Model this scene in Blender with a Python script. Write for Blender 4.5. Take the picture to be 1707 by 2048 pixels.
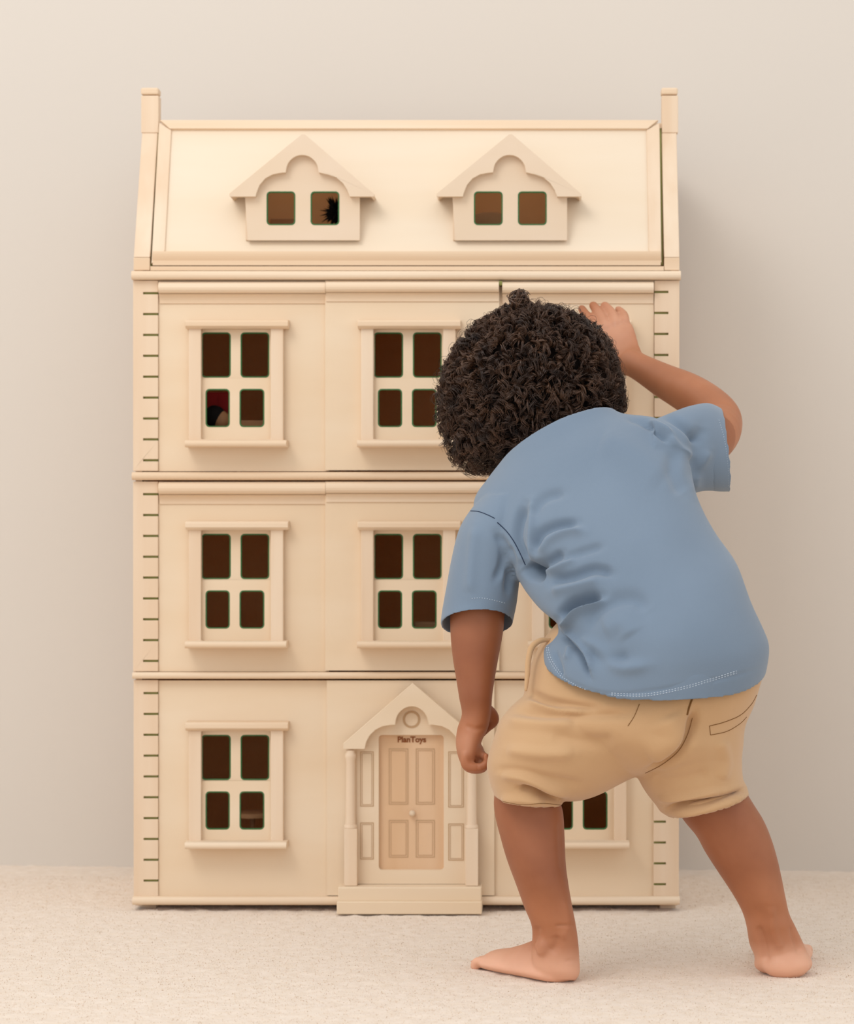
import bpy, bmesh, math, random
import numpy as np
from mathutils import Vector, Matrix
from mathutils.geometry import tessellate_polygon
from mathutils.bvhtree import BVHTree

random.seed(7)
rng = np.random.default_rng(7)
SC = bpy.context.scene
COL = SC.collection
for o in list(bpy.data.objects):
    bpy.data.objects.remove(o)

# ------------------------------------------------------------------ camera
F = 5255.0            # focal length in pixels of the 1707 x 2048 frame
CX, CY = 1080.0, 1024.0
H = 0.5453            # camera height over the carpet
DF = 3.6              # distance of the doll's house front
cam = bpy.data.cameras.new('camera')
cam.sensor_fit = 'HORIZONTAL'
cam.sensor_width = 36.0
cam.lens = 36.0 * F / 1707.0
cam.shift_x = -(CX - 853.5) / 1707.0
cam.shift_y = 0.0
cam.dof.use_dof = True
cam.dof.focus_distance = 3.12
cam.dof.aperture_fstop = 9.0
co = bpy.data.objects.new('camera', cam)
co.location = (0, 0, H)
co.rotation_euler = (math.radians(90), 0, 0)
COL.objects.link(co)
SC.camera = co

# ------------------------------------------------------------------ light
def s2l(c):
    c = c / 255.0
    return c / 12.92 if c <= 0.04045 else ((c + 0.055) / 1.055) ** 2.4

def rgb(r, g, b):
    return (s2l(r), s2l(g), s2l(b), 1.0)

SC.view_settings.view_transform = 'Standard'
SC.view_settings.look = 'None'
SC.view_settings.gamma = 1.0
SC.view_settings.use_curve_mapping = False
SC.view_settings.exposure = 0.0

world = bpy.data.worlds.new('world')
SC.world = world
world.use_nodes = True
bg = world.node_tree.nodes['Background']
bg.inputs[0].default_value = (0.975, 0.99, 0.995, 1)
bg.inputs[1].default_value = 1.12

def area(name, loc, target, size, power, col, size_y=None):
    l = bpy.data.lights.new(name, 'AREA')
    l.energy = power
    l.color = col
    l.size = size
    if size_y:
        l.shape = 'RECTANGLE'
        l.size_y = size_y
    o = bpy.data.objects.new(name, l)
    o.location = loc
    d = Vector(target) - Vector(loc)
    o.rotation_euler = d.to_track_quat('-Z', 'Y').to_euler()
    COL.objects.link(o)
    return o

area('key_light', (-1.35, 1.5, 2.75), (-0.1, 3.6, 0.6), 1.25, 29.0, (1.0, 0.965, 0.925))

# ------------------------------------------------------------------ helpers
def P(x, y, Z):
    """world point at distance Z that stands where the photograph shows (x, y)"""
    return Vector(((x - CX) * Z / F, Z, H - (y - CY) * Z / F))

def link(name, me, mat=None, parent=None):
    o = bpy.data.objects.new(name, me)
    COL.objects.link(o)
    if mat is not None:
        me.materials.clear()
        me.materials.append(mat)
    if parent is not None:
        o.parent = parent
        o.matrix_parent_inverse = parent.matrix_world.inverted()
    return o

def empty(name, loc=(0, 0, 0)):
    o = bpy.data.objects.new(name, None)
    o.empty_display_size = 0.1
    o.location = loc
    COL.objects.link(o)
    bpy.context.view_layer.update()
    return o

def tag(o, label=None, cat=None, group=None, kind=None):
    if label: o['label'] = label
    if cat: o['category'] = cat
    if group: o['group'] = group
    if kind: o['kind'] = kind
    return o

def bevel(o, w=0.0012, seg=2):
    m = o.modifiers.new('bevel', 'BEVEL')
    m.width = w
    m.segments = seg
    m.limit_method = 'ANGLE'
    m.angle_limit = math.radians(40)
    for p in o.data.polygons:
        p.use_smooth = False
    return o

class MB:
    def __init__(s):
        s.v = []; s.f = []
    def add(s, vs, fs):
        n = len(s.v)
        s.v += [tuple(q) for q in vs]
        s.f += [tuple(i + n for i in f) for f in fs]
        return s
    def box(s, x0, y0, z0, x1, y1, z1):
        vs = [(x, y, z) for x in (x0, x1) for y in (y0, y1) for z in (z0, z1)]
        return s.add(vs, [(0, 1, 3, 2), (4, 6, 7, 5), (0, 4, 5, 1), (2, 3, 7, 6), (0, 2, 6, 4), (1, 5, 7, 3)])
    def pbox(s, px0, py0, px1, py1, d0, d1):
        """box whose front face (DF+d0) covers the rectangle; goes back to DF+d1"""
        a = P(px0, py1, DF + d0); b = P(px1, py0, DF + d0)
        return s.box(a.x, DF + d0, a.z, b.x, DF + d1, b.z)
    def poly(s, outer, holes, d0, d1):
        """outline (pixels) with holes, front at DF+d0, straight back to DF+d1"""
        Z = DF + d0
        loops = [[P(x, y, Z) for x, y in outer]] + [[P(x, y, Z) for x, y in h] for h in holes]
        tris = tessellate_polygon([[Vector((q.x, q.z, 0)) for q in l] for l in loops])
        flat = [q for l in loops for q in l]
        n = len(flat)
        vs = [(q.x, Z, q.z) for q in flat] + [(q.x, DF + d1, q.z) for q in flat]
        fs = [tuple(t) for t in tris] + [tuple(i + n for i in reversed(t)) for t in tris]
        k = 0
        for l in loops:
            m = len(l)
            for i in range(m):
                a = k + i; b = k + (i + 1) % m
                fs.append((a, b, b + n, a + n))
            k += m
        return s.add(vs, fs)
    def prof_x(s, prof, x0, x1):
        """closed profile in (Y, Z) run along X"""
        n = len(prof)
        vs = [(x0, y, z) for y, z in prof] + [(x1, y, z) for y, z in prof]
        fs = [tuple(range(n)), tuple(range(2 * n - 1, n - 1, -1))]
        for i in range(n):
            j = (i + 1) % n
            fs.append((i, j, j + n, i + n))
        return s.add(vs, fs)
    def build(s, name, mat, parent=None, bev=None, smooth=False):
        me = bpy.data.meshes.new(name)
        me.from_pydata(s.v, [], s.f)
        bm = bmesh.new(); bm.from_mesh(me)
        bmesh.ops.recalc_face_normals(bm, faces=bm.faces)
        bm.to_mesh(me); bm.free()
        o = link(name, me, mat, parent)
        if smooth:
            for p in me.polygons: p.use_smooth = True
        if bev: bevel(o, bev)
        return o

def rrect(x0, y0, x1, y1, r, n=5):
    pts = []
    for cx, cy, a in ((x1 - r, y0 + r, -90), (x1 - r, y1 - r, 0), (x0 + r, y1 - r, 90), (x0 + r, y0 + r, 180)):
        for i in range(n + 1):
            t = math.radians(a + 90 * i / n)
            pts.append((cx + r * math.cos(t), cy + r * math.sin(t)))
    return pts

def arc(cx, cy, rx, ry, a0, a1, n=12):
    return [(cx + rx * math.cos(math.radians(a0 + (a1 - a0) * i / n)),
             cy - ry * math.sin(math.radians(a0 + (a1 - a0) * i / n))) for i in range(n + 1)]

# ------------------------------------------------------------------ materials
def mat(name, col, rough=0.6, var=None, scale=(4, 4, 4), spec=0.4, bump=0.0, bscale=200.0, sheen=0.0, detail=4, fac=(0.35, 0.65)):
    m = bpy.data.materials.new(name)
    m.use_nodes = True
    nt = m.node_tree
    b = nt.nodes['Principled BSDF']
    b.inputs['Roughness'].default_value = rough
    b.inputs['Specular IOR Level'].default_value = spec
    if sheen:
        b.inputs['Sheen Weight'].default_value = sheen
        b.inputs['Sheen Roughness'].default_value = 0.5
    b.inputs['Base Color'].default_value = col
    tc = nt.nodes.new('ShaderNodeTexCoord')
    if var is not None:
        mp = nt.nodes.new('ShaderNodeMapping'); mp.inputs['Scale'].default_value = scale
        nz = nt.nodes.new('ShaderNodeTexNoise'); nz.inputs['Scale'].default_value = 1.0
        nz.inputs['Detail'].default_value = detail
        cr = nt.nodes.new('ShaderNodeValToRGB')
        cr.color_ramp.elements[0].position = fac[0]; cr.color_ramp.elements[0].color = col
        cr.color_ramp.elements[1].position = fac[1]; cr.color_ramp.elements[1].color = var
        nt.links.new(tc.outputs['Object'], mp.inputs[0]); nt.links.new(mp.outputs[0], nz.inputs[0])
        nt.links.new(nz.outputs[0], cr.inputs[0]); nt.links.new(cr.outputs[0], b.inputs['Base Color'])
    if bump:
        nb = nt.nodes.new('ShaderNodeTexNoise'); nb.inputs['Scale'].default_value = bscale
        nb.inputs['Detail'].default_value = 3
        bp = nt.nodes.new('ShaderNodeBump'); bp.inputs['Strength'].default_value = 1.0
        bp.inputs['Distance'].default_value = bump
        nt.links.new(tc.outputs['Object'], nb.inputs[0]); nt.links.new(nb.outputs[0], bp.inputs['Height'])
        nt.links.new(bp.outputs[0], b.inputs['Normal'])
    return m

M_wall = mat('painted_wall', rgb(212, 204, 195), 0.9, rgb(214, 206, 197), (1.5, 1.5, 1.5), spec=0.1)
M_carpet = mat('carpet_wool', rgb(222, 204, 185), 0.95, rgb(229, 213, 197), (60, 60, 60), spec=0.05, sheen=0.3)
W1, W2 = rgb(229, 207, 182), rgb(222, 195, 166)
M_wood = mat('pale_wood_upright_grain', W1, 0.55, W2, (26, 26, 1.6), spec=0.3)
M_woodh = mat('pale_wood_level_grain', rgb(230, 208, 182), 0.55, rgb(222, 194, 163), (1.3, 26, 26), spec=0.3)
M_panel = mat('pale_plywood_panel', rgb(229, 208, 181), 0.5, rgb(224, 199, 168), (2.0, 12, 9), spec=0.3)
M_roof = mat('cream_plywood_roof', rgb(229, 212, 190), 0.5, rgb(226, 206, 180), (1.5, 10, 10), spec=0.3)
M_dorm = mat('pale_beech', rgb(224, 203, 180), 0.6, rgb(220, 197, 170), (4, 10, 10), spec=0.25)
M_door = mat('warm_pine_door', rgb(222, 188, 154), 0.6, rgb(216, 179, 142), (30, 30, 2), spec=0.25)
M_burn = mat('burnt_line', rgb(190, 158, 124), 0.8, spec=0.1)
M_text = mat('burnt_lettering', rgb(140, 84, 50), 0.8, spec=0.1)
M_slot = mat('dark_olive_slot', rgb(146, 148, 90), 0.9, spec=0.1)
M_fringe = mat('green_lens_fringe', rgb(62, 104, 62), 0.7, spec=0.2)  # green of lens fringing, not a colour of the wood
M_inside = mat('brown_interior_board', rgb(252, 202, 146), 0.7, rgb(250, 196, 138), (3, 3, 20), spec=0.2)
M_under = mat('dark_underside', rgb(60, 45, 30), 0.9, spec=0.1)

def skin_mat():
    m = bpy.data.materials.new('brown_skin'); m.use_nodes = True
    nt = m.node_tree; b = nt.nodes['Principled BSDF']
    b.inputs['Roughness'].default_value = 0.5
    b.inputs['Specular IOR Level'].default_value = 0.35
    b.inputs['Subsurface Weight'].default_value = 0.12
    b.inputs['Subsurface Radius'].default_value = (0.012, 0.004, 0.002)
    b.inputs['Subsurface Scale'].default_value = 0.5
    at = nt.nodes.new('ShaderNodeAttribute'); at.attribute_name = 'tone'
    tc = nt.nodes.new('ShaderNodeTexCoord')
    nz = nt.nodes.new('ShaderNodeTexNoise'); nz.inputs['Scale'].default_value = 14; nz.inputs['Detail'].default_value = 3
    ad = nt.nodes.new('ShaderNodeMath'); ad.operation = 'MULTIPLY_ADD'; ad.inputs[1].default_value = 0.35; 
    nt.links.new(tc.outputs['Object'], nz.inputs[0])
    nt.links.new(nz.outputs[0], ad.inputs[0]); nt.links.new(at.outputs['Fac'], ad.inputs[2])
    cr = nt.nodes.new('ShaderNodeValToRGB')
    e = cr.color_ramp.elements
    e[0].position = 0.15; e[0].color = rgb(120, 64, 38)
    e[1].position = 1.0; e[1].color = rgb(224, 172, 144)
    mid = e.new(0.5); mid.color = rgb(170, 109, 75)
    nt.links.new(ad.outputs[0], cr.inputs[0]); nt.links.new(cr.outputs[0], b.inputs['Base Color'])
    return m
M_skin = skin_mat()

def cloth_mat(name, c1, c2, weave=1800.0, bump=0.0002, sheen=0.25):
    m = mat(name, c1, 0.85, c2, (5, 5, 5), spec=0.15, sheen=sheen)
    nt = m.node_tree; b = nt.nodes['Principled BSDF']
    tc = nt.nodes.new('ShaderNodeTexCoord')
    wv = nt.nodes.new('ShaderNodeTexNoise'); wv.inputs['Scale'].default_value = weave; wv.inputs['Detail'].default_value = 2
    bp = nt.nodes.new('ShaderNodeBump'); bp.inputs['Distance'].default_value = bump; bp.inputs['Strength'].default_value = 0.8
    nt.links.new(tc.outputs['Object'], wv.inputs[0]); nt.links.new(wv.outputs[0], bp.inputs['Height'])
    nt.links.new(bp.outputs[0], b.inputs['Normal'])
    return m
M_shirt = cloth_mat('dusty_blue_jersey', rgb(117, 133, 151), rgb(111, 127, 145))
M_shorts = cloth_mat('tan_cotton_twill', rgb(198, 161, 122), rgb(190, 152, 112))
M_seam = mat('navy_seam', rgb(48, 58, 78), 0.9, spec=0.05)
M_stitch = mat('pale_thread', rgb(196, 206, 218), 0.8, spec=0.1)
M_bstitch = mat('brown_thread', rgb(120, 84, 48), 0.9, spec=0.05)
M_hair = mat('dark_brown_hair', rgb(46, 31, 24), 0.33, rgb(92, 64, 46), (40, 40, 40), spec=0.45)
M_hairb = mat('dark_hair_base', rgb(24, 17, 14), 0.8, spec=0.1)
M_eye = mat('eye_white', rgb(235, 230, 225), 0.2)
M_iris = mat('dark_iris', rgb(40, 24, 16), 0.15)
M_lip = mat('rosy_nail', rgb(214, 150, 128), 0.35)

# ------------------------------------------------------------------ setting
def wallY(x):
    return 4.015 - 0.046 * x
me = MB()
me.add([(-4, wallY(-4), -0.02), (4, wallY(4), -0.02), (4, wallY(4), 3.0), (-4, wallY(-4), 3.0),
        (-4, wallY(-4) + .1, -0.02), (4, wallY(4) + .1, -0.02), (4, wallY(4) + .1, 3.0), (-4, wallY(-4) + .1, 3.0)],
       [(0, 1, 2, 3), (5, 4, 7, 6), (0, 4, 5, 1), (3, 2, 6, 7), (0, 3, 7, 4), (1, 5, 6, 2)])
wall = tag(me.build('wall_back', M_wall), 'plain pale greige painted wall behind the wooden house', kind='structure')

def vnoise(x, y, s, seed):
    """cheap value noise on numpy arrays"""
    r = np.random.default_rng(seed)
    T = r.random((256, 256))
    u = x * s; v = y * s
    iu = np.floor(u).astype(int); iv = np.floor(v).astype(int)
    fu = u - iu; fv = v - iv
    fu = fu * fu * (3 - 2 * fu); fv = fv * fv * (3 - 2 * fv)
    g = lambda a, b: T[a % 256, b % 256]
    return (g(iu, iv) * (1 - fu) * (1 - fv) + g(iu + 1, iv) * fu * (1 - fv) + g(iu, iv + 1) * (1 - fu) * fv + g(iu + 1, iv + 1) * fu * fv)

def np_mesh(name, V, Fq):
    """fast mesh from numpy verts and an (n, k) face array"""
    me = bpy.data.meshes.new(name)
    me.vertices.add(len(V)); me.vertices.foreach_set('co', np.asarray(V, np.float32).ravel())
    n, k = Fq.shape
    me.loops.add(n * k); me.loops.foreach_set('vertex_index', Fq.astype(np.int32).ravel())
    me.polygons.add(n)
    me.polygons.foreach_set('loop_start', np.arange(0, n * k, k, dtype=np.int32))
    me.polygons.foreach_set('loop_total', np.full(n, k, np.int32))
    me.update(calc_edges=True)
    return me

def pile_height(x, y):
    return (vnoise(x, y, 160, 1) * 0.0012 + vnoise(x, y, 60, 2) * 0.0018 + vnoise(x, y, 17, 3) * 0.0014) - 0.0026

# carpet surface (fine in the part in view)
xs = np.linspace(-1.15, 0.85, 620); ys = np.linspace(2.55, 4.1, 480)
X, Y = np.meshgrid(xs, ys)
Y = 2.55 + (Y - 2.55) / (4.1 - 2.55) * (wallY(X) - 2.55)
V = np.stack([X.ravel(), Y.ravel(), pile_height(X.ravel(), Y.ravel())], 1)
i = np.arange(479)[:, None] * 620 + np.arange(619)[None]
Q = np.stack([i, i + 1, i + 621, i + 620], -1).reshape(-1, 4)
# plain continuation of the carpet outside the part in view
ring = [(-4, -1), (4, -1), (4, wallY(4)), (.85, wallY(.85)), (-1.15, wallY(-1.15)), (-4, wallY(-4))]
nb = len(V)
V = np.concatenate([V, [[x, y, -.001] for x, y in ring + [(-1.15, 2.55), (.85, 2.55)]]])
Q = np.concatenate([Q, np.array([(0, 1, 7, 6), (1, 2, 3, 7), (0, 6, 4, 5)]) + nb])
cm = np_mesh('floor', V, Q)
cm.polygons.foreach_set('use_smooth', np.ones(len(cm.polygons), bool))
carpet = link('floor', cm, M_carpet)
tag(carpet, 'cream wool carpeted floor', kind='structure')
# loose tufts on it
N = 110000
tx = rng.uniform(-1.1, 0.8, N); ty = 2.6 + 1.34 * rng.random(N)
tz = pile_height(tx, ty)
a = rng.uniform(0, 2 * np.pi, N); hgt = rng.uniform(0.0006, 0.0019, N); w = rng.uniform(0.0006, 0.0011, N)
lean = rng.normal(0, 0.0014, (N, 2))
p0 = np.stack([tx - np.cos(a) * w, ty - np.sin(a) * w, tz - 0.001], 1)
p1 = np.stack([tx + np.cos(a) * w, ty + np.sin(a) * w, tz - 0.001], 1)
p2 = np.stack([tx + lean[:, 0] - np.sin(a) * w, ty + lean[:, 1] + np.cos(a) * w, tz + hgt], 1)
V = np.stack([p0, p1, p2], 1).reshape(-1, 3)
tm = np_mesh('carpet_tufts', V, np.arange(3 * N).reshape(-1, 3))
tag(link('tuft', tm, M_carpet, carpet), kind='stuff')

# ------------------------------------------------------------------ doll's house
house = empty('dollhouse', P(812, 1820, DF))
tag(house, 'tall pale wooden dollhouse with three storeys, mansard roof, dormers and a columned front door', 'dollhouse')
X0, X1 = P(268, 0, DF).x, P(1357, 0, DF).x
zy = lambda y, d=0.0: P(0, y, DF + d).z
xx = lambda x, d=0.0: P(x, 0, DF + d).x
BACK = DF + 0.345
ROOF_D = 0.076
zt, zb = zy(245, ROOF_D), zy(532, 0)

def roofd(z):      # depth of the roof slope at height z
    return (z - zb) / (zt - zb) * ROOF_D

# carcass: sides, back, storeys, partition walls
sw = 0.009
side_bot = zy(1811)
for x0, x1 in ((X0 + .002, X0 + .002 + sw), (X1 - .002 - sw, X1 - .002)):
    MB().box(x0, DF + .0003, side_bot, x1, BACK - .01, zy(540)).build('side_wall', M_wood, house)
MB().box(X0 + .002, BACK - .008, side_bot, X1 - .002, BACK, zt - .03).build('back_wall', M_inside, house)
for y in (548, 951, 1351):
    MB().box(X0 + sw + .003, DF + .014, zy(y) - .004, X1 - sw - .003, BACK - .010, zy(y) + .004).build('storey_floor', M_inside, house)
MB().box(X0 + .004, DF + .004, zy(1811), X1 - .004, BACK - .010, zy(1797)).build('base_board', M_inside, house)
for x in (670, 972):
    for ya, yb in ((562, 943), (962, 1343), (1362, 1794)):
        MB().box(xx(x) - .003, DF + .03, zy(yb), xx(x) + .003, BACK - .010, zy(ya)).build('partition', M_inside, house)
for s in (X0 + sw + .0025, X1 - sw - .0045):
    MB().box(s, DF + .012, zy(1794), s + .002, BACK - .010, zy(562)).build('inner_lining', M_inside, house)
# feet
for x in (292, 1336):
    for dy in (0.02, 0.30):
        a = xx(x)
        MB().box(a - .011, DF + dy, -0.001, a + .011, DF + dy + .03, zy(1811)).build('foot', M_wood, house, 0.001)

# belt boards between storeys, rounded nose
def nosed(y0, y1, dn, db, xa, xb, name, m=M_woodh):
    za, zb_ = zy(y1, dn), zy(y0, dn)
    r = (za + zb_) / 2; hh = (zb_ - za) / 2
    prof = [(DF + db, za)]
    for k in range(9):
        t = -math.pi / 2 + math.pi * k / 8
        prof.append((DF + dn + hh - hh * math.cos(t) * 0.95, r + hh * math.sin(t)))
    prof.append((DF + db, zb_))
    return MB().prof_x(prof, xx(xa, dn), xx(xb, dn)).build(name, m, house)
MB().pbox(300.5, 532.5, 1327, 541, -.004, .03).build('fascia_board', M_woodh, house)
MB().pbox(997.5, 562, 1003.5, 570.5, -.012, -.0002).build('dark_notch', M_slot, house)
nosed(541, 558.5, -0.016, 0.03, 262, 1361, 'belt_board')
nosed(944, 960, -0.014, 0.03, 263, 1361, 'belt_board')
nosed(1345, 1358, -0.014, 0.03, 264, 1361, 'belt_board')
nosed(1794, 1811, -0.014, 0.03, 264, 1359, 'belt_board')

# corner pilasters with saw slots
def pilaster(xo, xi, y0, y1, slots, xs0, xs1):
    """xo outer edge, xi inner edge; slots run in from the inner edge"""
    outer = [(xo, y0)]
    left = xo < xi
    pts = [(xo, y1), (xo, y0), (xi, y0)]
    for s in slots:
        e = xs0 if left else xs1
        pts += [(xi, s - 2.2), (e, s - 2.2), (e, s + 2.2), (xi, s + 2.2)]
    pts += [(xi, y1)]
    p = MB().poly(pts, [], -0.004, 0.0).build('corner_pilaster', M_wood, house, 0.0006)
    a, b = sorted((xo, xi))
    lo, hi = (xs0 - 2, xi - .5) if left else (xi + .5, xs1 + 2)
    MB().pbox(lo, y0 + 1, hi, y1 - 1, 0.0003, 0.0098).build('slot_backing', M_slot, p)
L3 = [586.3 + 41.8 * k for k in range(9)]
L2 = [988.5 + 41.7 * k for k in range(9)]
L1 = [1386.5 + 41.66 * k for k in range(10)]
R3 = [584 + 42 * k for k in range(9)]
R1 = [1393.4 + 41.7 * k for k in range(10)]
pilaster(266, 316, 561, 942, L3, 286, 0)
pilaster(266, 316, 963, 1343, L2, 286, 0)
pilaster(267, 316, 1360, 1793, L1, 287, 0)
pilaster(1358, 1308, 561, 942, R3, 0, 1336)
pilaster(1358, 1308, 963, 1343, L2, 0, 1336)
pilaster(1357, 1306, 1360, 1793, R1, 0, 1331)

# window units -----------------------------------------------------------
def window(dx, dy, d, tilt_open=0.0):
    """window of the top-left bay shifted by dx, dy pixels; d depth of its panel"""
    Z0 = d
    sh = lambda r: (r[0] + dx, r[1] + dy, r[2] + dx, r[3] + dy)
    def pb(m, r, d0, d1):
        r = sh(r); return m.pbox(r[0], r[1], r[2], r[3], d0, d1)
    fr = MB().poly([(377 + dx, 655 + dy), (566 + dx, 655 + dy), (566 + dx, 884 + dy), (377 + dx, 884 + dy)],
                   [[(402 + dx, 657.5 + dy), (541 + dx, 657.5 + dy), (541 + dx, 878.5 + dy), (402 + dx, 878.5 + dy)]], d - .013, d)
    w = fr.build('window_frame', M_wood, house, 0.0012)
    # lintel: bevelled cap
    a = P(370 + dx, 657 + dy, DF + d - .02); b = P(576 + dx, 640 + dy, DF + d - .02)
    prof = [(DF + d, a.z), (DF + d - .016, a.z), (DF + d - .021, a.z + .0035), (DF + d - .021, b.z - .002), (DF + d - .018, b.z), (DF + d, b.z + .001)]
    MB().prof_x(prof, a.x, b.x).build('lintel', M_woodh, w, 0.0008)
    a = P(369 + dx, 894 + dy, DF + d - .035); b = P(572 + dx, 880 + dy, DF + d - .035)
    hh = (b.z - a.z) / 2; c = a.z + hh
    prof = [(DF + d, a.z)] + [(DF + d - .035 + hh * (1 - math.cos(t)), c + hh * math.sin(t)) for t in [-math.pi / 2 + math.pi * k / 8 for k in range(9)]] + [(DF + d, b.z)]
    MB().prof_x(prof, a.x, b.x).build('sill', M_woodh, w)
    o = [(402 + dx, 655 + dy), (541.5 + dx, 655 + dy), (541.5 + dx, 768 + dy), (402 + dx, 768 + dy)]
    pu = [(403, 665, 461, 755), (481, 665, 538, 755)]
    pl = [(411, 778, 459, 854), (479, 778, 528, 854)]
    r7 = lambda r: rrect(*sh(r), 8)
    MB().poly(o, [r7(r) for r in pu], d + .0012, d + .0052).build('upper_sash', M_panel, w)
    o = [(402 + dx, 757 + dy), (541.5 + dx, 757 + dy), (541.5 + dx, 879 + dy), (402 + dx, 879 + dy)]
    MB().poly(o, [r7(r) for r in pl], d - .0038, d + .0008).build('lower_sash', M_panel, w)
    for k, r in enumerate(pu + pl):
        dd = d + (.001 if k < 2 else -.004)
        R = sh(r)
        m = MB().poly(rrect(R[0] - .3, R[1] - .3, R[2] + .3, R[3] + .3, 8), [rrect(R[0] + 2.2, R[1] + 2.2, R[2] - 2.2, R[3] - 2.2, 6)], dd, dd + .004)
        m.build('fringe_rim', M_fringe, w)  # added rim, stands in for lens fringing round the pane
    return w

def hole(dx, dy):
    return [(404 + dx, 664 + dy), (539 + dx, 664 + dy), (539 + dx, 857 + dy), (404 + dx, 857 + dy)]

# facade panels: left and right bays at d=0, middle bay proud
DC = -0.007
rows = [(561, 942.5, 0), (963, 1343, 403), (1361, 1793, 805)]
for r, (ya, yb, dy) in enumerate(rows):
    MB().poly([(317, ya), (658, ya), (658, yb), (317, yb)], [hole(0, dy)], 0, .007).build('facade_panel', M_panel, house)
    hs = [] if r == 2 else [hole(344.5, dy)]
    c0 = 653 if r == 2 else 650
    MB().poly([(c0, ya), (988 if r == 2 else 998, ya), (988 if r == 2 else 998, yb - 2), (c0, yb - 2)], hs, DC, -.0004).build('facade_panel', M_panel, house)
    MB().poly([(980, ya), (1307, ya), (1307, yb), (980, yb)], [hole(686, dy)], 0, .007).build('facade_panel', M_panel, house)
    window(0, dy, 0)
    if r < 2:
        window(344.5, dy, DC)
    window(686, dy, 0)

# crown mouldings of the upper storeys
def crown(xa, xb, y0, y1, d, dp=.016):
    zA, zB, zM = zy(y0, d - dp), zy(y1, d), zy(y0 + (y1 - y0) * 0.58, d)
    hh = (zA - zM) / 2; c = (zA + zM) / 2
    prof = [(DF + d, zA)]
    for k in range(9):
        t = math.pi / 2 - math.pi * k / 8
        prof.append((DF + d - dp * (0.45 + 0.55 * math.cos(t)), c + hh * math.sin(t)))
    for k in range(1, 7):
        t = k / 6 * math.pi / 2
        prof.append((DF + d - dp * .62 * (1 - math.sin(t)) - .002, zM + (zB - zM) * (1 - math.cos(t)) * .9))
    prof.append((DF + d - .002, zB)); prof.append((DF + d, zB))
    MB().prof_x(prof, xx(xa, d - dp), xx(xb, d - dp)).build('crown_moulding', M_woodh, house)
for y in (563, 964):
    crown(316, 650, y, y + 44, 0)
    crown(650.5, 997, y, y + 40, DC, .014)
    crown(1004, 1307, y, y + 44, 0)

# roof -------------------------------------------------------------------
def slope_box(m, bl, br, tr, tl, off, th):
    """board lying on the slope: corners in pixels, off = how proud, th = thickness"""
    n = Vector((0, -(zt - zb), ROOF_D)).normalized()
    out = []
    for (x, y) in (bl, br, tr, tl):
        # intersect view ray with the slope
        t = (y - 532) / (245 - 532)
        d = t * ROOF_D
        for _ in range(6):
            z = P(x, y, DF + d).z; d = roofd(z)
        q = P(x, y, DF + d)
        out.append(q)
    f = [q + n * off for q in out]; b = [q + n * (off - th) for q in out]
    m.add(f + b, [(0, 1, 2, 3), (7, 6, 5, 4), (0, 4, 5, 1), (1, 5, 6, 2), (2, 6, 7, 3), (3, 7, 4, 0)])
    return m
def slope_pt(x, y, off=0.0):
    d = (532 - y) / 287 * ROOF_D
    for _ in range(8): d = roofd(P(x, y, DF + d).z)
    n = Vector((0, -(zt - zb), ROOF_D)).normalized()
    return P(x, y, DF + d) + n * off
def slope_poly(outer, holes, off, th):
    loops = [outer] + holes
    tris = tessellate_polygon([[Vector((x, y, 0)) for x, y in l] for l in loops])
    flat = [p for l in loops for p in l]; n = len(flat)
    vs = [slope_pt(x, y, off) for x, y in flat] + [slope_pt(x, y, off - th) for x, y in flat]
    fs = [tuple(t) for t in tris] + [tuple(i + n for i in reversed(t)) for t in tris]
    k = 0
    for l in loops:
        m = len(l)
        for i in range(m):
            a = k + i; b = k + (i + 1) % m; fs.append((a, b, b + n, a + n))
        k += m
    return MB().add(vs, fs)
hs = [[(520 + q, 372), (694 + q, 372), (694 + q, 462), (520 + q, 462)] for q in (0, 414.5)]
slope_poly([(306, 526), (1320, 526), (1316, 247), (320, 247)], hs, 0.0, .004).build('roof_panel', M_roof, house)
slope_box(MB(), (303, 529), (330, 503), (343, 262), (318.5, 247), .003, .003).build('roof_rail', M_wood, house, .0008)
slope_box(MB(), (1297, 503), (1322, 527), (1318, 247), (1292, 262), .003, .003).build('roof_rail', M_wood, house, .0008)
slope_box(MB(), (340, 260.5), (1294, 260.5), (1316, 243), (320, 243), .005, .006).build('roof_rail', M_woodh, house, .001)
z0, z1 = zy(530, -.006), zy(502, -.006)
hh = (z1 - z0)
prof = [(DF + .014, z0), (DF - .001, z0)] + [(DF - .006 + .006 * (1 - math.sin(t)) * 1.0 + .003 * (t / 1.57), z0 + hh * (0.25 + 0.75 * t / 1.57)) for t in [0.2, .5, .8, 1.1, 1.35, 1.57]] + [(DF + .014, z1)]
MB().prof_x(prof, xx(304, -.006), xx(1321, -.006)).build('eaves_board', M_woodh, house)
# flat top, with an added slit that lets light into the attic, and rear
MB().box(X0 + .02, DF + ROOF_D, zt - .008, X1 - .02, DF + .094, zt - .001).build('roof_top', M_woodh, house)
MB().box(X0 + .02, DF + .128, zt - .008, X1 - .02, BACK, zt - .001).build('roof_top', M_woodh, house)
MB().box(X0 + .02, BACK - .008, zt - .03, X1 - .02, BACK, zt - .008).build('rear_rail', M_woodh, house)
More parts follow.
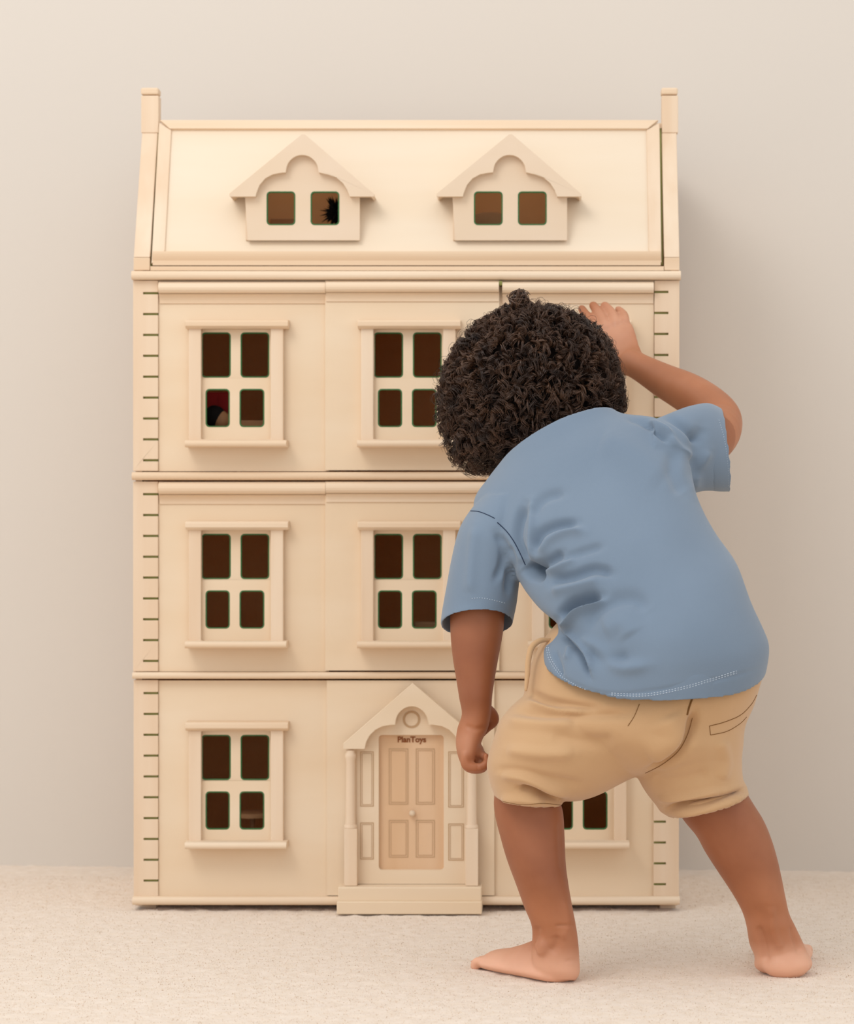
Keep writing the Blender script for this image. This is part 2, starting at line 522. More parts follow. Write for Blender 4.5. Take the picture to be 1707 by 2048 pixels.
# gable ends: board with sloping front edge
for a, b in ((267.5, 300), (1327.5, 1358)):
    xa, xb = xx(a), xx(b)
    z_a, z_b = zy(515, 0), zy(266, ROOF_D)
    prof = [(DF - .002, z_a), (DF + ROOF_D - .002, z_b), (BACK, z_b), (BACK, z_a)]
    MB().prof_x(prof, xa, xb).build('gable_end', M_wood, house, .0012)
    MB().box(xa, DF - .003, zy(541), xb, BACK, z_a - .0004).build('gable_foot', M_woodh, house, .0008)
for a, b in ((282, 317), (1323, 1355.5)):
    d = ROOF_D - .003
    c = MB().pbox(a, 191, b, 265.5, d, d + .024).build('chimney', M_wood, house, .001)
    MB().pbox(a - 1, 175, b - .5, 189, d - .001, d + .025).build('chimney_cap', M_woodh, c, .0025)
    MB().pbox(a + 3, 188.5, b - 3, 191.5, d + .003, d + .021).build('chimney_neck', M_burn, c)
# green-black gap strips beside the roof panel
for q in (((300.5, 530), (303, 530), (318.5, 250), (316.5, 250)), ((1322, 527), (1325.5, 527), (1322, 250), (1318.5, 250))):
    slope_box(MB(), *q, -.004, .002).build('gap_strip', M_slot, house)

# dormers
def dormer(dx):
    d = .004
    pan = [(533, 383, 590, 450), (621, 383, 678, 450)]
    face = [(490, 392), (490, 398), (495, 480.5), (719, 480.5), (719, 392), (606, 290)]
    f = MB().poly([(x + dx, y) for x, y in face], [rrect(a + dx, b, c + dx, e, 8) for a, b, c, e in pan], d, d + .006).build('dormer', M_dorm, house)
    for a, b, c, e in pan:
        MB().poly(rrect(a - .3 + dx, b - .3, c + .3 + dx, e + .3, 8), [rrect(a + 2.2 + dx, b + 2.2, c - 2.2 + dx, e - 2.2, 6)], d - .0003, d + .004).build('fringe_rim', M_fringe, f)  # lens fringing of the dormer panes, built as an added rim
    # cheeks back to the slope
    for x in (491, 714):
        MB().pbox(x + dx, 395, x + 4 + dx, 480, d + .006, .055).build('dormer_cheek', M_dorm, f)
    # two little roof boards
    for x0, x1 in ((458, 604), (748, 604)):
        m = MB()
        A = P(x0 + dx, 391, DF - .006); B = P(x1 + dx, 269, DF - .006)
        nrm = Vector((B.z - A.z, 0, -(B.x - A.x))).normalized()
        if nrm.z > 0: nrm = -nrm
        vs = []
        for q in (A, B):
            for t in (0, .004):
                vs.append(q + nrm * t)
        k1 = roofd(A.z) + .004; k2 = roofd(B.z) + .004
        bk = [Vector((v.x, DF + max(roofd(v.z), .03) + .0, v.z)) for v in vs]
        m.add(vs + bk, [(0, 1, 3, 2), (4, 6, 7, 5), (0, 2, 6, 4), (1, 5, 7, 3), (0, 4, 5, 1), (2, 3, 7, 6)])
        m.build('dormer_roof', M_dorm, f)
    barge = [(603, 268), (458, 387), (459, 393), (511, 393)]
    barge += [(513, 385), (519, 370), (530, 357), (545, 349), (560, 346), (571, 345)]
    barge += arc(604, 342, 32, 32, 175, 5, 14)
    barge += [(637, 345), (655, 349), (672, 355), (685, 366), (694, 380), (699, 393), (748, 393), (748, 388), (609, 268)]
    MB().poly([(x + dx, y) for x, y in barge], [], -.007, .004).build('bargeboard', M_dorm, f, .0005)
dormer(0)
dormer(414.5)

# attic box behind the dormers (dim room)
MB().box(X0 + .03, DF + .135, zy(540), X1 - .03, DF + .141, zt - .02).build('attic_back', M_inside, house)

# porch -------------------------------------------------------------------
porch = MB().poly([(713, 1768), (713, 1480), (752, 1445), (786, 1400), (862, 1400), (896, 1445), (936, 1480), (936, 1768)], [rrect(757, 1470, 887, 1740, 7)], DC - .009, DC).build('porch_front', M_panel, house)
dm = MB().pbox(755, 1466, 889, 1744, DC - .0012, DC - .0002)
door = dm.build('front_door', M_door, porch)
def frame_line(r, d, w=1.6):
    x0, y0, x1, y1 = r
    return MB().poly([(x0, y0), (x1, y0), (x1, y1), (x0, y1)], [[(x0 + w, y0 + w), (x1 - w, y0 + w), (x1 - w, y1 - w), (x0 + w, y1 - w)]], d - .0004, d + .0003)
for r in ((777, 1497, 816, 1609), (831, 1497, 869, 1609), (777, 1640, 816, 1715), (831, 1640, 869, 1715)):
    frame_line(r, DC - .0013).build('door_panel_line', M_burn, porch)
    frame_line((r[0] + 4, r[1] + 4, r[2] - 4, r[3] - 4), DC - .0013, 1.0).build('door_panel_line', M_burn, porch)
for r in ((720, 1503, 747, 1613), (720, 1645, 747, 1719), (896, 1503, 927, 1615), (896, 1647, 927, 1721)):
    frame_line(r, DC - .0091, 1.6).build('side_light_line', M_burn, porch)
    frame_line((r[0] + 3.5, r[1] + 3.5, r[2] - 3.5, r[3] - 3.5), DC - .0091, 0.9).build('side_light_line', M_burn, porch)
# knob
def sphere_mesh(c, r, seg=20, rings=12, R=None):
    m = bmesh.new()
    bmesh.ops.create_uvsphere(m, u_segments=seg, v_segments=rings, radius=1.0)
    for v in m.verts:
        q = Vector((v.co.x * r[0], v.co.y * r[1], v.co.z * r[2]))
        if R is not None: q = R @ q
        v.co = q + Vector(c)
    return m
def sphere(name, c, r, m, parent, R=None):
    b = sphere_mesh(c, r, R=R)
    me = bpy.data.meshes.new(name); b.to_mesh(me); b.free()
    for p in me.polygons: p.use_smooth = True
    return link(name, me, m, parent)
kq = P(824, 1627, DF + DC - .006)
sphere('door_knob', kq, (.0045, .005, .0045), M_dorm, porch)
# pediment
ped = [(825, 1366), (686, 1487), (686, 1498), (729, 1498)]
ped += [(732, 1484), (739, 1471), (750, 1460), (764, 1453), (780, 1450), (790, 1450)]
ped += arc(823, 1447, 32.5, 34, 172, 8, 16)
ped += [(857, 1450), (868, 1450), (884, 1453), (898, 1460), (909, 1471), (917, 1484), (921, 1498), (965, 1498), (965, 1487)]
pedo = MB().poly(ped, [], DC - .026, DC - .009).build('pediment', M_panel, porch, .0006)
for sgn in (0, 1):
    pass
# round boss under the arch
rp = [(822.5 + 17.5 * math.cos(t), 1439 + 17.5 * math.sin(t)) for t in np.linspace(0, 2 * math.pi, 33)[:-1]]
ri = [(822.5 + 13 * math.cos(t), 1439 + 13 * math.sin(t)) for t in np.linspace(0, 2 * math.pi, 33)[:-1]]
MB().poly(rp, [ri], DC - .0096, DC - .0088).build('ring_line', M_burn, porch)
# columns
def lathe(prof, c, m, name, parent, n=28):
    V, Fs = [], []
    for r, z in prof:
        for k in range(n):
            t = 2 * math.pi * k / n
            V.append((c[0] + r * math.cos(t), c[1] + r * math.sin(t), z))
    for i in range(len(prof) - 1):
        for k in range(n):
            a = i * n + k; b = i * n + (k + 1) % n
            Fs.append((a, b, b + n, a + n))
    Fs.append(tuple(range(n))); Fs.append(tuple(range((len(prof) - 1) * n, len(prof) * n)))
    me = MB().add(V, Fs)
    o = me.build(name, m, parent, smooth=True)
    o.data.set_sharp_from_angle(angle=math.radians(40))
    return o
for cx in (700.5, 942.5):
    dd = DC - .018
    pz = lambda y: zy(y, dd)
    cX = xx(cx, dd); k = 3.6 / F
    prof = [(10.5 * k, pz(1648.5)), (9.8 * k, pz(1630)), (9.2 * k, pz(1570)), (9.0 * k, pz(1520)), (11 * k, pz(1514)), (11 * k, pz(1508)), (9 * k, pz(1505)), (9 * k, pz(1500))]
    c = lathe(prof, (cX, DF + dd), M_wood, 'column', porch)
    MB().pbox(cx - 12.5, 1658, cx + 13, 1772, dd - .009, dd + .009).build('pedestal', M_wood, porch, .0008)
    lathe([(10 * k, pz(1657.5)), (13 * k, pz(1656)), (13.3 * k, pz(1652)), (12 * k, pz(1648.5))], (cX, DF + dd), M_wood, 'column_base', porch)
MB().pbox(675.5, 1774.5, 962, 1803, -.044, .02).build('step', M_panel, porch, .0015)
MB().pbox(673, 1803.4, 963, 1829, -.052, .02).build('step', M_panel, porch, .0015)
# burnt lettering over the door
tcu = bpy.data.curves.new('lettering', 'FONT')
tcu.body = 'PlanToys'
tcu.align_x = 'CENTER'; tcu.align_y = 'CENTER'
tcu.size = 0.0108; tcu.extrude = 0.0002; tcu.offset = 0.00035
to = bpy.data.objects.new('tmp', tcu); COL.objects.link(to)
bpy.context.view_layer.update()
tme = bpy.data.meshes.new_from_object(to.evaluated_get(bpy.context.evaluated_depsgraph_get()))
bpy.data.objects.remove(to)
tq = P(823, 1479.5, DF + DC - .0016)
tme.transform(Matrix.Translation(tq) @ Matrix.Rotation(math.radians(90), 4, 'X'))
link('lettering', tme, M_text, porch)

# ---- things inside the house --------------------------------------------
def toy(name, label, cat, c):
    return tag(empty(name, c), label, cat)
M_red = mat('red_toy_cloth', rgb(170, 22, 18), 0.7)
M_black = mat('black_yarn', rgb(22, 18, 18), 0.9)
M_toy = mat('toy_wood_skin', rgb(206, 150, 104), 0.6)
M_sheet = mat('tan_toy_blanket', rgb(190, 150, 110), 0.9)
fz = zy(951) + .0042
c = P(437, 830, DF + .07)
t = toy('toy_doll', 'small doll in red with black hair behind the top-left window', 'doll', (c.x, c.y, fz))
lathe([(.012, fz), (.019, fz + .004), (.015, fz + .035), (.012, fz + .058), (.006, fz + .063)], (c.x, c.y), M_red, 'dress', t)
sphere('head', (c.x + .003, c.y, fz + .074), (.013, .013, .014), M_toy, t)
sphere('hair', (c.x - .006, c.y + .001, fz + .079), (.016, .015, .016), M_black, t)
cw = P(440, 830, DF + .12)
t = toy('toy_wardrobe', 'red toy wardrobe behind the top-left window, behind the doll', 'toy', (cw.x, cw.y, fz))
MB().box(cw.x - .028, cw.y - .012, fz, cw.x + .026, cw.y + .012, fz + .115).build('body', M_red, t, .001)
for q_ in (-.0275, .0005): MB().box(cw.x + q_, cw.y - .0145, fz + .004, cw.x + q_ + .025, cw.y - .0121, fz + .111).build('door', M_red, t)
c2 = P(500, 830, DF + .09)
t = toy('toy_chair', 'little wooden toy chair behind the top-left window, beside the doll', 'toy', (c2.x, c2.y, fz))
m = MB().box(c2.x - .018, c2.y - .016, fz + .03, c2.x + .018, c2.y + .016, fz + .035)
m.build('seat', M_toy, t)
MB().box(c2.x - .018, c2.y + .012, fz + .0355, c2.x + .018, c2.y + .016, fz + .075).build('backrest', M_toy, t)
for sx in (-1, 1):
    for sy in (-1, 1):
        MB().box(c2.x + sx * .015 - .002, c2.y + sy * .013 - .002, fz, c2.x + sx * .015 + .002, c2.y + sy * .013 + .002, fz + .0298).build('leg', M_toy, t)
# attic bed
az = zy(548) + .0042
c = P(990, 450, DF + .10)
t = toy('toy_bed', 'toy bed with a rounded tan blanket behind the right dormer windows', 'toy', (c.x, c.y, az))
MB().box(c.x - .05, c.y - .03, az, c.x + .05, c.y + .03, az + .064).build('bed_frame', M_toy, t, .002)
sphere('blanket', (c.x - .008, c.y, az + .066), (.042, .028, .026), M_sheet, t)
# attic dark tree
c = P(672, 432, DF + .085)
t = toy('toy_tree', 'small black ragged toy tree behind the left dormer window', 'toy', (c.x, c.y, az))
lathe([(.012, az), (.012, az + .01), (.003, az + .014), (.003, az + .07)], (c.x, c.y), M_toy, 'trunk', t)
b = MB()
for k in range(140):
    th = random.uniform(0, 2 * math.pi); ph = random.uniform(-1.2, 1.2)
    dirv = Vector((math.cos(th) * math.cos(ph), math.sin(th) * math.cos(ph), math.sin(ph)))
    pr = dirv.orthogonal().normalized() * .004
    q = Vector((c.x, c.y, az + .090)); e = q + dirv * random.uniform(.015, .027)
    s_ = dirv.cross(pr)
    b.add([q + dirv * .004 + pr, q + dirv * .004 - pr, q + dirv * .004 + s_, e], [(0, 1, 3), (1, 2, 3), (2, 0, 3), (0, 2, 1)])
b.build('foliage', M_black, t)
c = P(565, 450, DF + .105)
t = toy('toy_cabinet', 'low wooden toy cabinet behind the left pane of the left dormer', 'toy', (c.x, c.y, az))
MB().box(c.x - .016, c.y - .012, az, c.x + .022, c.y + .012, az + .082).build('body', M_toy, t, .001)
MB().box(c.x + .001, c.y - .0135, az + .006, c.x + .020, c.y - .0121, az + .074).build('door', M_toy, t)
c = P(855, 1250, DF + .10); gz = zy(1351) + .0042
t = toy('toy_armchair', 'pale toy armchair behind the middle window of the second storey', 'toy', (c.x, c.y, gz))
MB().box(c.x - .02, c.y - .02, gz, c.x + .02, c.y + .02, gz + .03).build('seat', M_sheet, t, .003)
MB().box(c.x - .02, c.y + .0085, gz + .0305, c.x + .02, c.y + .02, gz + .065).build('backrest', M_sheet, t, .003)
c = P(505, 1650, DF + .09); bz = zy(1797) + .0004
t = toy('toy_table', 'small wooden toy table behind the bottom-left window', 'toy', (c.x, c.y, bz))
lathe([(.016, bz), (.016, bz + .004), (.004, bz + .008), (.004, bz + .10), (.03, bz + .102), (.03, bz + .108)], (c.x, c.y), M_toy, 'pedestal_table', t)

# ------------------------------------------------------------------ child
person = empty('person', (P(1300, 0, 3.08).x, 3.08, 0))
tag(person, 'barefoot toddler with dark curly hair, blue T-shirt and tan shorts, bending towards the house', 'person')

def catmull(A, sub):
    A = np.asarray(A, float); n = len(A); out = []
    for i in range(n - 1):
        p0 = A[max(i - 1, 0)]; p1 = A[i]; p2 = A[i + 1]; p3 = A[min(i + 2, n - 1)]
        for k in range(sub):
            t = k / sub
            out.append(0.5 * ((2 * p1) + (-p0 + p2) * t + (2 * p0 - 5 * p1 + 4 * p2 - p3) * t * t + (-p0 + 3 * p1 - 3 * p2 + p3) * t ** 3))
    out.append(A[-1])
    return np.array(out)

def ringrow(L, R, Z, ry, tilt=(0, 0), dZ=0.0):
    return [(L[0] + R[0]) / 2, (L[1] + R[1]) / 2, (R[0] - L[0]) / 2, (R[1] - L[1]) / 2, Z, ry, tilt[0], tilt[1], dZ]

def ring_pts(r, n=56, e=1.0):
    cx, cy, lx, ly, Z, ry, tx, ty, dZ = r
    t = np.linspace(0, 2 * np.pi, n, endpoint=False)
    c = np.sign(np.cos(t)) * np.abs(np.cos(t)) ** e; s = np.sign(np.sin(t)) * np.abs(np.sin(t)) ** e
    px = cx + lx * c + tx * s; py = cy + ly * c + ty * s; pz = Z - ry * s + dZ * c
    return np.stack([(px - CX) * pz / F, pz, H - (py - CY) * pz / F], 1)

def close_loft(rings):
    """list of (n,3) arrays -> verts, faces with caps"""
    n = len(rings[0]); V = np.concatenate(rings); Fs = []
    for i in range(len(rings) - 1):
        for k in range(n):
            a = i * n + k; b = i * n + (k + 1) % n
            Fs.append((a, b, b + n, a + n))
    c0 = len(V); V = np.concatenate([V, rings[0].mean(0)[None], rings[-1].mean(0)[None]])
    m = (len(rings) - 1) * n
    for k in range(n):
        Fs.append((c0, (k + 1) % n, k)); Fs.append((c0 + 1, m + k, m + (k + 1) % n))
    return V, Fs

def loft(mb, rows, sub=5, n=56, e=1.0, hem=None, hem_th=.004, hem_deep=.03, scale=None):
    rr = catmull(rows, sub)
    if scale is not None:
        rr = rr.copy(); rr[:, 2:4] *= scale; rr[:, 5] *= scale; rr[:, 6:8] *= scale
    rings = [ring_pts(r, n, e) for r in rr]
    if hem:
        last = rings[-1]; cen = last.mean(0)
        back = rings[-1 - hem].mean(0) - cen
        back = back / np.linalg.norm(back)
        dirn = cen - last; dirn = dirn / np.linalg.norm(dirn, axis=1)[:, None]
        ref = rings[-1 - hem]; cr = ref.mean(0)
        dr = cr - ref; dr = dr / np.linalg.norm(dr, axis=1)[:, None]
        rings.append(last + dirn * hem_th)
        mid = (last + ref) / 2; cm_ = mid.mean(0); dm_ = cm_ - mid; dm_ = dm_ / np.linalg.norm(dm_, axis=1)[:, None]
        rings.append(mid + dm_ * hem_th)
        rings.append(ref + dr * hem_th * 1.3)
    V, Fs = close_loft(rings)
    mb.add(V.tolist(), Fs)

def tube(mb, pts, rad, n=16, sub=4, flat=None):
    """round limb / finger through world points, hemispherical ends"""
    A = catmull([list(p) + [r] for p, r in zip(pts, rad)], sub)
    C = A[:, :3]; R = A[:, 3]
    T = np.gradient(C, axis=0); T /= np.linalg.norm(T, axis=1)[:, None]
    up = np.array([0.0, 1, 0]) if abs(T[0][1]) < .9 else np.array([1.0, 0, 0])
    rings = []
    t = np.linspace(0, 2 * np.pi, n, endpoint=False)
    u = np.cross(T[0], up); u /= np.linalg.norm(u)
    def ring(c, r, T_, u_):
        v_ = np.cross(T_, u_)
        return c + r * (np.cos(t)[:, None] * u_ + np.sin(t)[:, None] * v_)
    for k in (75, 50, 25):
        a = math.radians(k)
        rings.append(ring(C[0] - T[0] * R[0] * math.sin(a), R[0] * math.cos(a), T[0], u))
    for c, r, T_ in zip(C, R, T):
        u = u - T_ * np.dot(u, T_); u /= np.linalg.norm(u)
        rings.append(ring(c, r, T_, u))
    for k in (25, 50, 75):
        a = math.radians(k)
        rings.append(ring(C[-1] + T[-1] * R[-1] * math.sin(a), R[-1] * math.cos(a), T[-1], u))
    V, Fs = close_loft(rings)
    mb.add(V.tolist(), Fs)

def ell(mb, c, r, R=None):
    b = sphere_mesh(c, r, 24, 14, R)
    b.verts.ensure_lookup_table()
    mb.add([tuple(v.co) for v in b.verts], [tuple(v.index for v in f.verts) for f in b.faces]); b.free()

def remesh(mb, voxel, smooth, name):
    me = bpy.data.meshes.new('tmp')
    me.from_pydata(mb.v, [], mb.f)
    bm = bmesh.new(); bm.from_mesh(me); 
    bmesh.ops.recalc_face_normals(bm, faces=bm.faces); bm.to_mesh(me); bm.free()
    o = bpy.data.objects.new('tmp', me); COL.objects.link(o)
    r = o.modifiers.new('r', 'REMESH'); r.mode = 'VOXEL'; r.voxel_size = voxel
    if smooth:
        s = o.modifiers.new('s', 'SMOOTH'); s.factor = .5; s.iterations = smooth
    bpy.context.view_layer.update()
    out = bpy.data.meshes.new_from_object(o.evaluated_get(bpy.context.evaluated_depsgraph_get()))
    bpy.data.objects.remove(o)
    out.name = name
    out.polygons.foreach_set('use_smooth', np.ones(len(out.polygons), bool))
    return out

def coords(me):
    a = np.zeros(len(me.vertices) * 3, np.float32); me.vertices.foreach_get('co', a); return a.reshape(-1, 3).astype(float)
def normals(me):
    a = np.zeros(len(me.vertices) * 3, np.float32); me.vertices.foreach_get('normal', a); return a.reshape(-1, 3).astype(float)
def to_px(V):
    return np.stack([CX + V[:, 0] / V[:, 1] * F, CY - (V[:, 2] - H) / V[:, 1] * F], 1)

def stroke_dist(p, pts):
    """distance to the polyline and position along it (0..1)"""
    pts = catmull(pts, 6)
    best = np.full(len(p), 1e9); tt = np.zeros(len(p)); n = len(pts) - 1
    side = np.zeros(len(p))
    for i in range(n):
        a = pts[i]; b = pts[i + 1]; ab = b - a; L = (ab @ ab) + 1e-9
        t = np.clip(((p - a) @ ab) / L, 0, 1)
        q = a + t[:, None] * ab
        d = np.linalg.norm(p - q, axis=1)
        m = d < best
        best[m] = d[m]; tt[m] = (i + t[m]) / n
        cr = ab[0] * (p[:, 1] - a[1]) - ab[1] * (p[:, 0] - a[0])
        side[m] = np.sign(cr[m])
    return best, tt, side

def folds(me, strokes, gain=1.5):
    """real relief: sink (negative) or raise (positive) the back-facing cloth along drawn fold lines"""
    V = coords(me); N = normals(me); p = to_px(V)
    view = V - np.array([0, 0, H]); view /= np.linalg.norm(view, axis=1)[:, None]
    face = np.clip(-(N * view).sum(1) * 1.6, 0, 1)
    D = np.zeros(len(V))
    for pts, w, amp in strokes:
        A = np.array(pts, float)
        lo = A.min(0) - 4 * w; hi = A.max(0) + 4 * w
        m = np.all((p > lo) & (p < hi), axis=1) & (face > 0)
        if not m.any(): continue
        d, t, sd = stroke_dist(p[m], A)
        ends = np.clip(np.minimum(t, 1 - t) * 5, 0, 1); ends = ends * ends * (3 - 2 * ends)
        if isinstance(amp, tuple):      # asymmetric: (amp left of the stroke, amp right)
            a_ = np.where(sd > 0, amp[0], amp[1])
            g = a_ * np.exp(-(d / w) ** 2) * np.clip(d / 1.5, 0, 1)
        else:
            g = amp * np.exp(-(d / w) ** 2)
        D[np.where(m)[0]] += gain * g * (0.25 + 0.75 * ends) * face[m]
    V = V + N * D[:, None]
    me.vertices.foreach_set('co', V.astype(np.float32).ravel()); me.update()

def soften(me, it):
    o = bpy.data.objects.new('tmp', me); COL.objects.link(o)
    m = o.modifiers.new('s', 'SMOOTH'); m.iterations = it; m.factor = .5
    bpy.context.view_layer.update()
    out = bpy.data.meshes.new_from_object(o.evaluated_get(bpy.context.evaluated_depsgraph_get()))
    bpy.data.objects.remove(o)
    me.vertices.foreach_set('co', coords(out).astype(np.float32).ravel()); me.update()
    bpy.data.meshes.remove(out)

# ---- body --------------------------------------------------------------
B = MB()
# left leg (bare shank below the shorts) with knee and thigh inside the shorts
loft(B, [
    ringrow((1150, 1400), (1290, 1520), 3.07, .055),
    ringrow((1070, 1440), (1210, 1575), 3.07, .055),
    ringrow((1010, 1510), (1140, 1590), 3.07, .048),
    ringrow((990, 1580), (1121, 1600), 3.07, .043),
    ringrow((988, 1622), (1126, 1628), 3.07, .040),
    ringrow((1001, 1678), (1129, 1680), 3.065, .039),
    ringrow((1014, 1722), (1131, 1727), 3.06, .038),
    ringrow((1031, 1768), (1137, 1773), 3.055, .034),
    ringrow((1048, 1815), (1145, 1818), 3.055, .029),
    ringrow((1061, 1846), (1152, 1855), 3.055, .0265),
    ringrow((1064, 1870), (1156, 1885), 3.058, .026),
    ringrow((1062, 1900), (1158, 1915), 3.06, .026),
    ringrow((1066, 1935), (1159, 1945), 3.06, .025),
    ringrow((1080, 1955), (1150, 1962), 3.06, .018),
])
# left foot: pointing to the left and a little away
hc = P(1112, 1940, 3.062)
toe = P(985, 1926, 3.150)
def foot(mb, heel, toe, hh_, side):
    """heel & toe world points on the ground line; side=+1 big toe on the near side"""
    ax = (toe - heel); Lf = ax.length; ax = ax.normalized()
    upv = Vector((0, 0, 1)); lat = ax.cross(upv).normalized() * side
    prof = [(-.155, .010, .014, .004), (-.10, .020, .022, .0), (0.0, .027, .030, 0), (.15, .028, .036, 0), (.32, .028, .034, 0), (.5, .030, .026, 0), (.7, .032, .019, 0), (.88, .031, .015, 0), (.97, .027, .012, 0)]
    rings = []
    n = 36
    for u, w, hgt, z0 in prof:
        c = heel + ax * (u * Lf)
        pts = []
        for k in range(n):
            t = 2 * math.pi * k / n
            cs, sn = math.cos(t), math.sin(t)
            zz = hgt * sn if sn > 0 else 0.0
            low = (0.010 * sn) if sn < 0 else 0
            ww = w * (abs(cs) ** .8) * (1 if cs > 0 else -1) * (1 - .35 * max(sn, 0))
            base = c + lat * ww
            pts.append((base.x, base.y, hh_ + .010 + zz + low + z0))
        rings.append(np.array(pts))
    V, Fs = close_loft(rings); mb.add(V.tolist(), Fs)
    # toes
    specs = [(.026, .0105, .105), (.010, .008, .115), (-.004, .0075, .10), (-.016, .007, .07), (-.026, .0065, .03)]
    tips = []
    for off, r, ext in specs:
        a = heel + ax * (Lf * .84) + lat * off * .8; a.z = hh_ + .012
        b_ = heel + ax * (Lf * (.97 + ext * .5)) + lat * off * .95; b_.z = hh_ + .011
        c_ = heel + ax * (Lf * (1.0 + ext)) + lat * off * .93; c_.z = hh_ + r * .85
        tube(mb, [a, b_, c_], [r * .95, r * .85, r], n=14)
        tips.append((c_, r))
    return ax, lat, tips
hg = Vector((hc.x, hc.y, 0)); tg = Vector((toe.x, toe.y, 0))
axL, latL, tipsL = foot(B, hg, tg, -0.0015, 1)
ell(B, P(1084, 1893, 3.040), (.009, .008, .011))          # ankle bone
# right leg
loft(B, [
    ringrow((1250, 1440), (1440, 1440), 3.09, .055),
    ringrow((1290, 1510), (1450, 1490), 3.09, .055),
    ringrow((1325, 1580), (1470, 1545), 3.09, .050),
    ringrow((1366, 1640), (1500, 1598), 3.09, .046),
    ringrow((1392, 1672), (1526, 1640), 3.09, .043),
    ringrow((1409, 1703), (1542, 1678), 3.09, .041),
    ringrow((1430, 1736), (1554, 1718), 3.09, .039),
    ringrow((1454, 1772), (1563, 1758), 3.09, .035),
    ringrow((1475, 1806), (1571, 1798), 3.09, .031),
    ringrow((1487, 1833), (1578, 1828), 3.095, .028),
    ringrow((1493, 1858), (1590, 1853), 3.095, .027),
    ringrow((1498, 1888), (1602, 1878), 3.10, .027),
    ringrow((1508, 1912), (1613, 1902), 3.105, .030),
    ringrow((1508, 1932), (1624, 1925), 3.11, .032),
    ringrow((1522, 1944), (1618, 1940), 3.11, .026),
    ringrow((1545, 1950), (1600, 1948), 3.11, .016),
])
ell(B, P(1571, 1927, 3.092), (.029, .024, .0185))
hr = P(1566, 1930, 3.095); 
axR, latR, tipsR = foot(B, Vector((hr.x, hr.y + .012, 0)), Vector((hr.x + .018, hr.y + .135, 0)), -0.0015, -1)

# pelvis and trunk inside the clothes
loft(B, [
    ringrow((1150, 1500), (1450, 1500), 3.08, .06),
    ringrow((1110, 1420), (1490, 1430), 3.08, .075),
    ringrow((1110, 1350), (1490, 1350), 3.08, .078),
    ringrow((1125, 1270), (1490, 1240), 3.085, .078),
    ringrow((1125, 1175), (1430, 1110), 3.11, .070),
    ringrow((1060, 1090), (1375, 985), 3.145, .062),
    ringrow((975, 1020), (1330, 900), 3.19, .056),
    ringrow((1010, 965), (1250, 876), 3.228, .040),
    ringrow((1045, 915), (1180, 855), 3.262, .032),
    ringrow((1030, 850), (1150, 810), 3.285, .032),
    ringrow((1020, 800), (1140, 770), 3.31, .032),
])
# left arm
loft(B, [
    ringrow((950, 1020), (1050, 1000), 3.17, .040),
    ringrow((922, 1080), (1030, 1080), 3.16, .036),
    ringrow((906, 1150), (1018, 1155), 3.15, .034),
    ringrow((900, 1210), (1010, 1215), 3.14, .033),
    ringrow((900, 1260), (1006, 1262), 3.135, .032),
    ringrow((904, 1310), (997, 1312), 3.13, .030),
    ringrow((912, 1360), (989, 1358), 3.125, .026),
    ringrow((918, 1398), (984, 1392), 3.12, .022),
    ringrow((923, 1428), (982, 1420), 3.12, .020),
    ringrow((914, 1457), (976, 1455), 3.12, .021),
    ringrow((911, 1484), (964, 1480), 3.12, .023),
    ringrow((914, 1508), (957, 1503), 3.12, .024),
    ringrow((921, 1528), (954, 1522), 3.12, .021),
])
# left hand: four fingers curled under, thumb beside the wrist
for k, (dz, r) in enumerate(((-.021, 9.0), (-.007, 9.8), (.008, 10.0), (.021, 9.4))):
    Zk = 3.12 + dz; kk = 3.12 / F
    o = (0, 1, 2, 1)[k]
    tube(B, [P(930, 1510, Zk), P(931 + o, 1529, Zk), P(946, 1535 + o, Zk), P(965, 1533 + 1.5 * o, Zk), P(972 - 2 * o, 1524, Zk), P(971 - 3 * o, 1511 - o, Zk)],
         [r * kk, r * kk * 1.15, r * kk * 1.1, r * kk * .95, r * kk * .8, r * kk * .68], n=14)
tube(B, [P(964, 1412, 3.128), P(981, 1428, 3.135), P(985, 1442, 3.14), P(972, 1456, 3.145), P(956, 1474, 3.148), P(946, 1492, 3.148)],
     [12 * kk, 13.5 * kk, 12.5 * kk, 10 * kk, 8.5 * kk, 7 * kk], n=16)
ell(B, P(948, 1505, 3.125), (.0120, .019, .0135))
# right arm: upper arm inside the sleeve, elbow out to the right, forearm up to the brow
tube(B, [P(1330, 930, 3.20), P(1390, 900, 3.23), P(1430, 868, 3.27), P(1440, 845, 3.305)],
     [.036, .033, .030, .028], n=28)
tube(B, [P(1438, 862, 3.285), P(1437, 838, 3.31), P(1414, 812, 3.34), P(1375, 786, 3.37), P(1330, 763, 3.40), P(1287, 739, 3.425), P(1262, 725, 3.44)],
     [.0275, .0285, .0275, .0260, .0225, .0185, .0175], n=28, sub=6)
# hand: palm and five fingers leaning on the house front
q = 3.46 / F
loft(B, [
    ringrow((1250, 752), (1282, 702), 3.44, .014),
    ringrow((1222, 735), (1277, 690), 3.455, .014),
    ringrow((1203, 712), (1272, 672), 3.475, .013),
    ringrow((1190, 690), (1265, 652), 3.49, .012),
    ringrow((1182, 670), (1256, 640), 3.505, .010),
    ringrow((1185, 662), (1250, 634), 3.51, .007),
], n=40, e=.85)
fing = [((1250, 645), (1247, 630), (1236, 619)), ((1232, 650), (1224, 628), (1209, 611)), ((1212, 657), (1200, 632), (1186, 611)), ((1194, 665), (1178, 640), (1163, 618))]
for k, ((a, b_), (c, d_), (e_, f_)) in enumerate(fing):
    r = (9.5, 10.8, 11.2, 10.6)[k] * q
    tube(B, [P(a, b_, 3.50), P(c, d_, 3.525), P(e_, f_, 3.545)], [r, r * .95, r * .82], n=16)
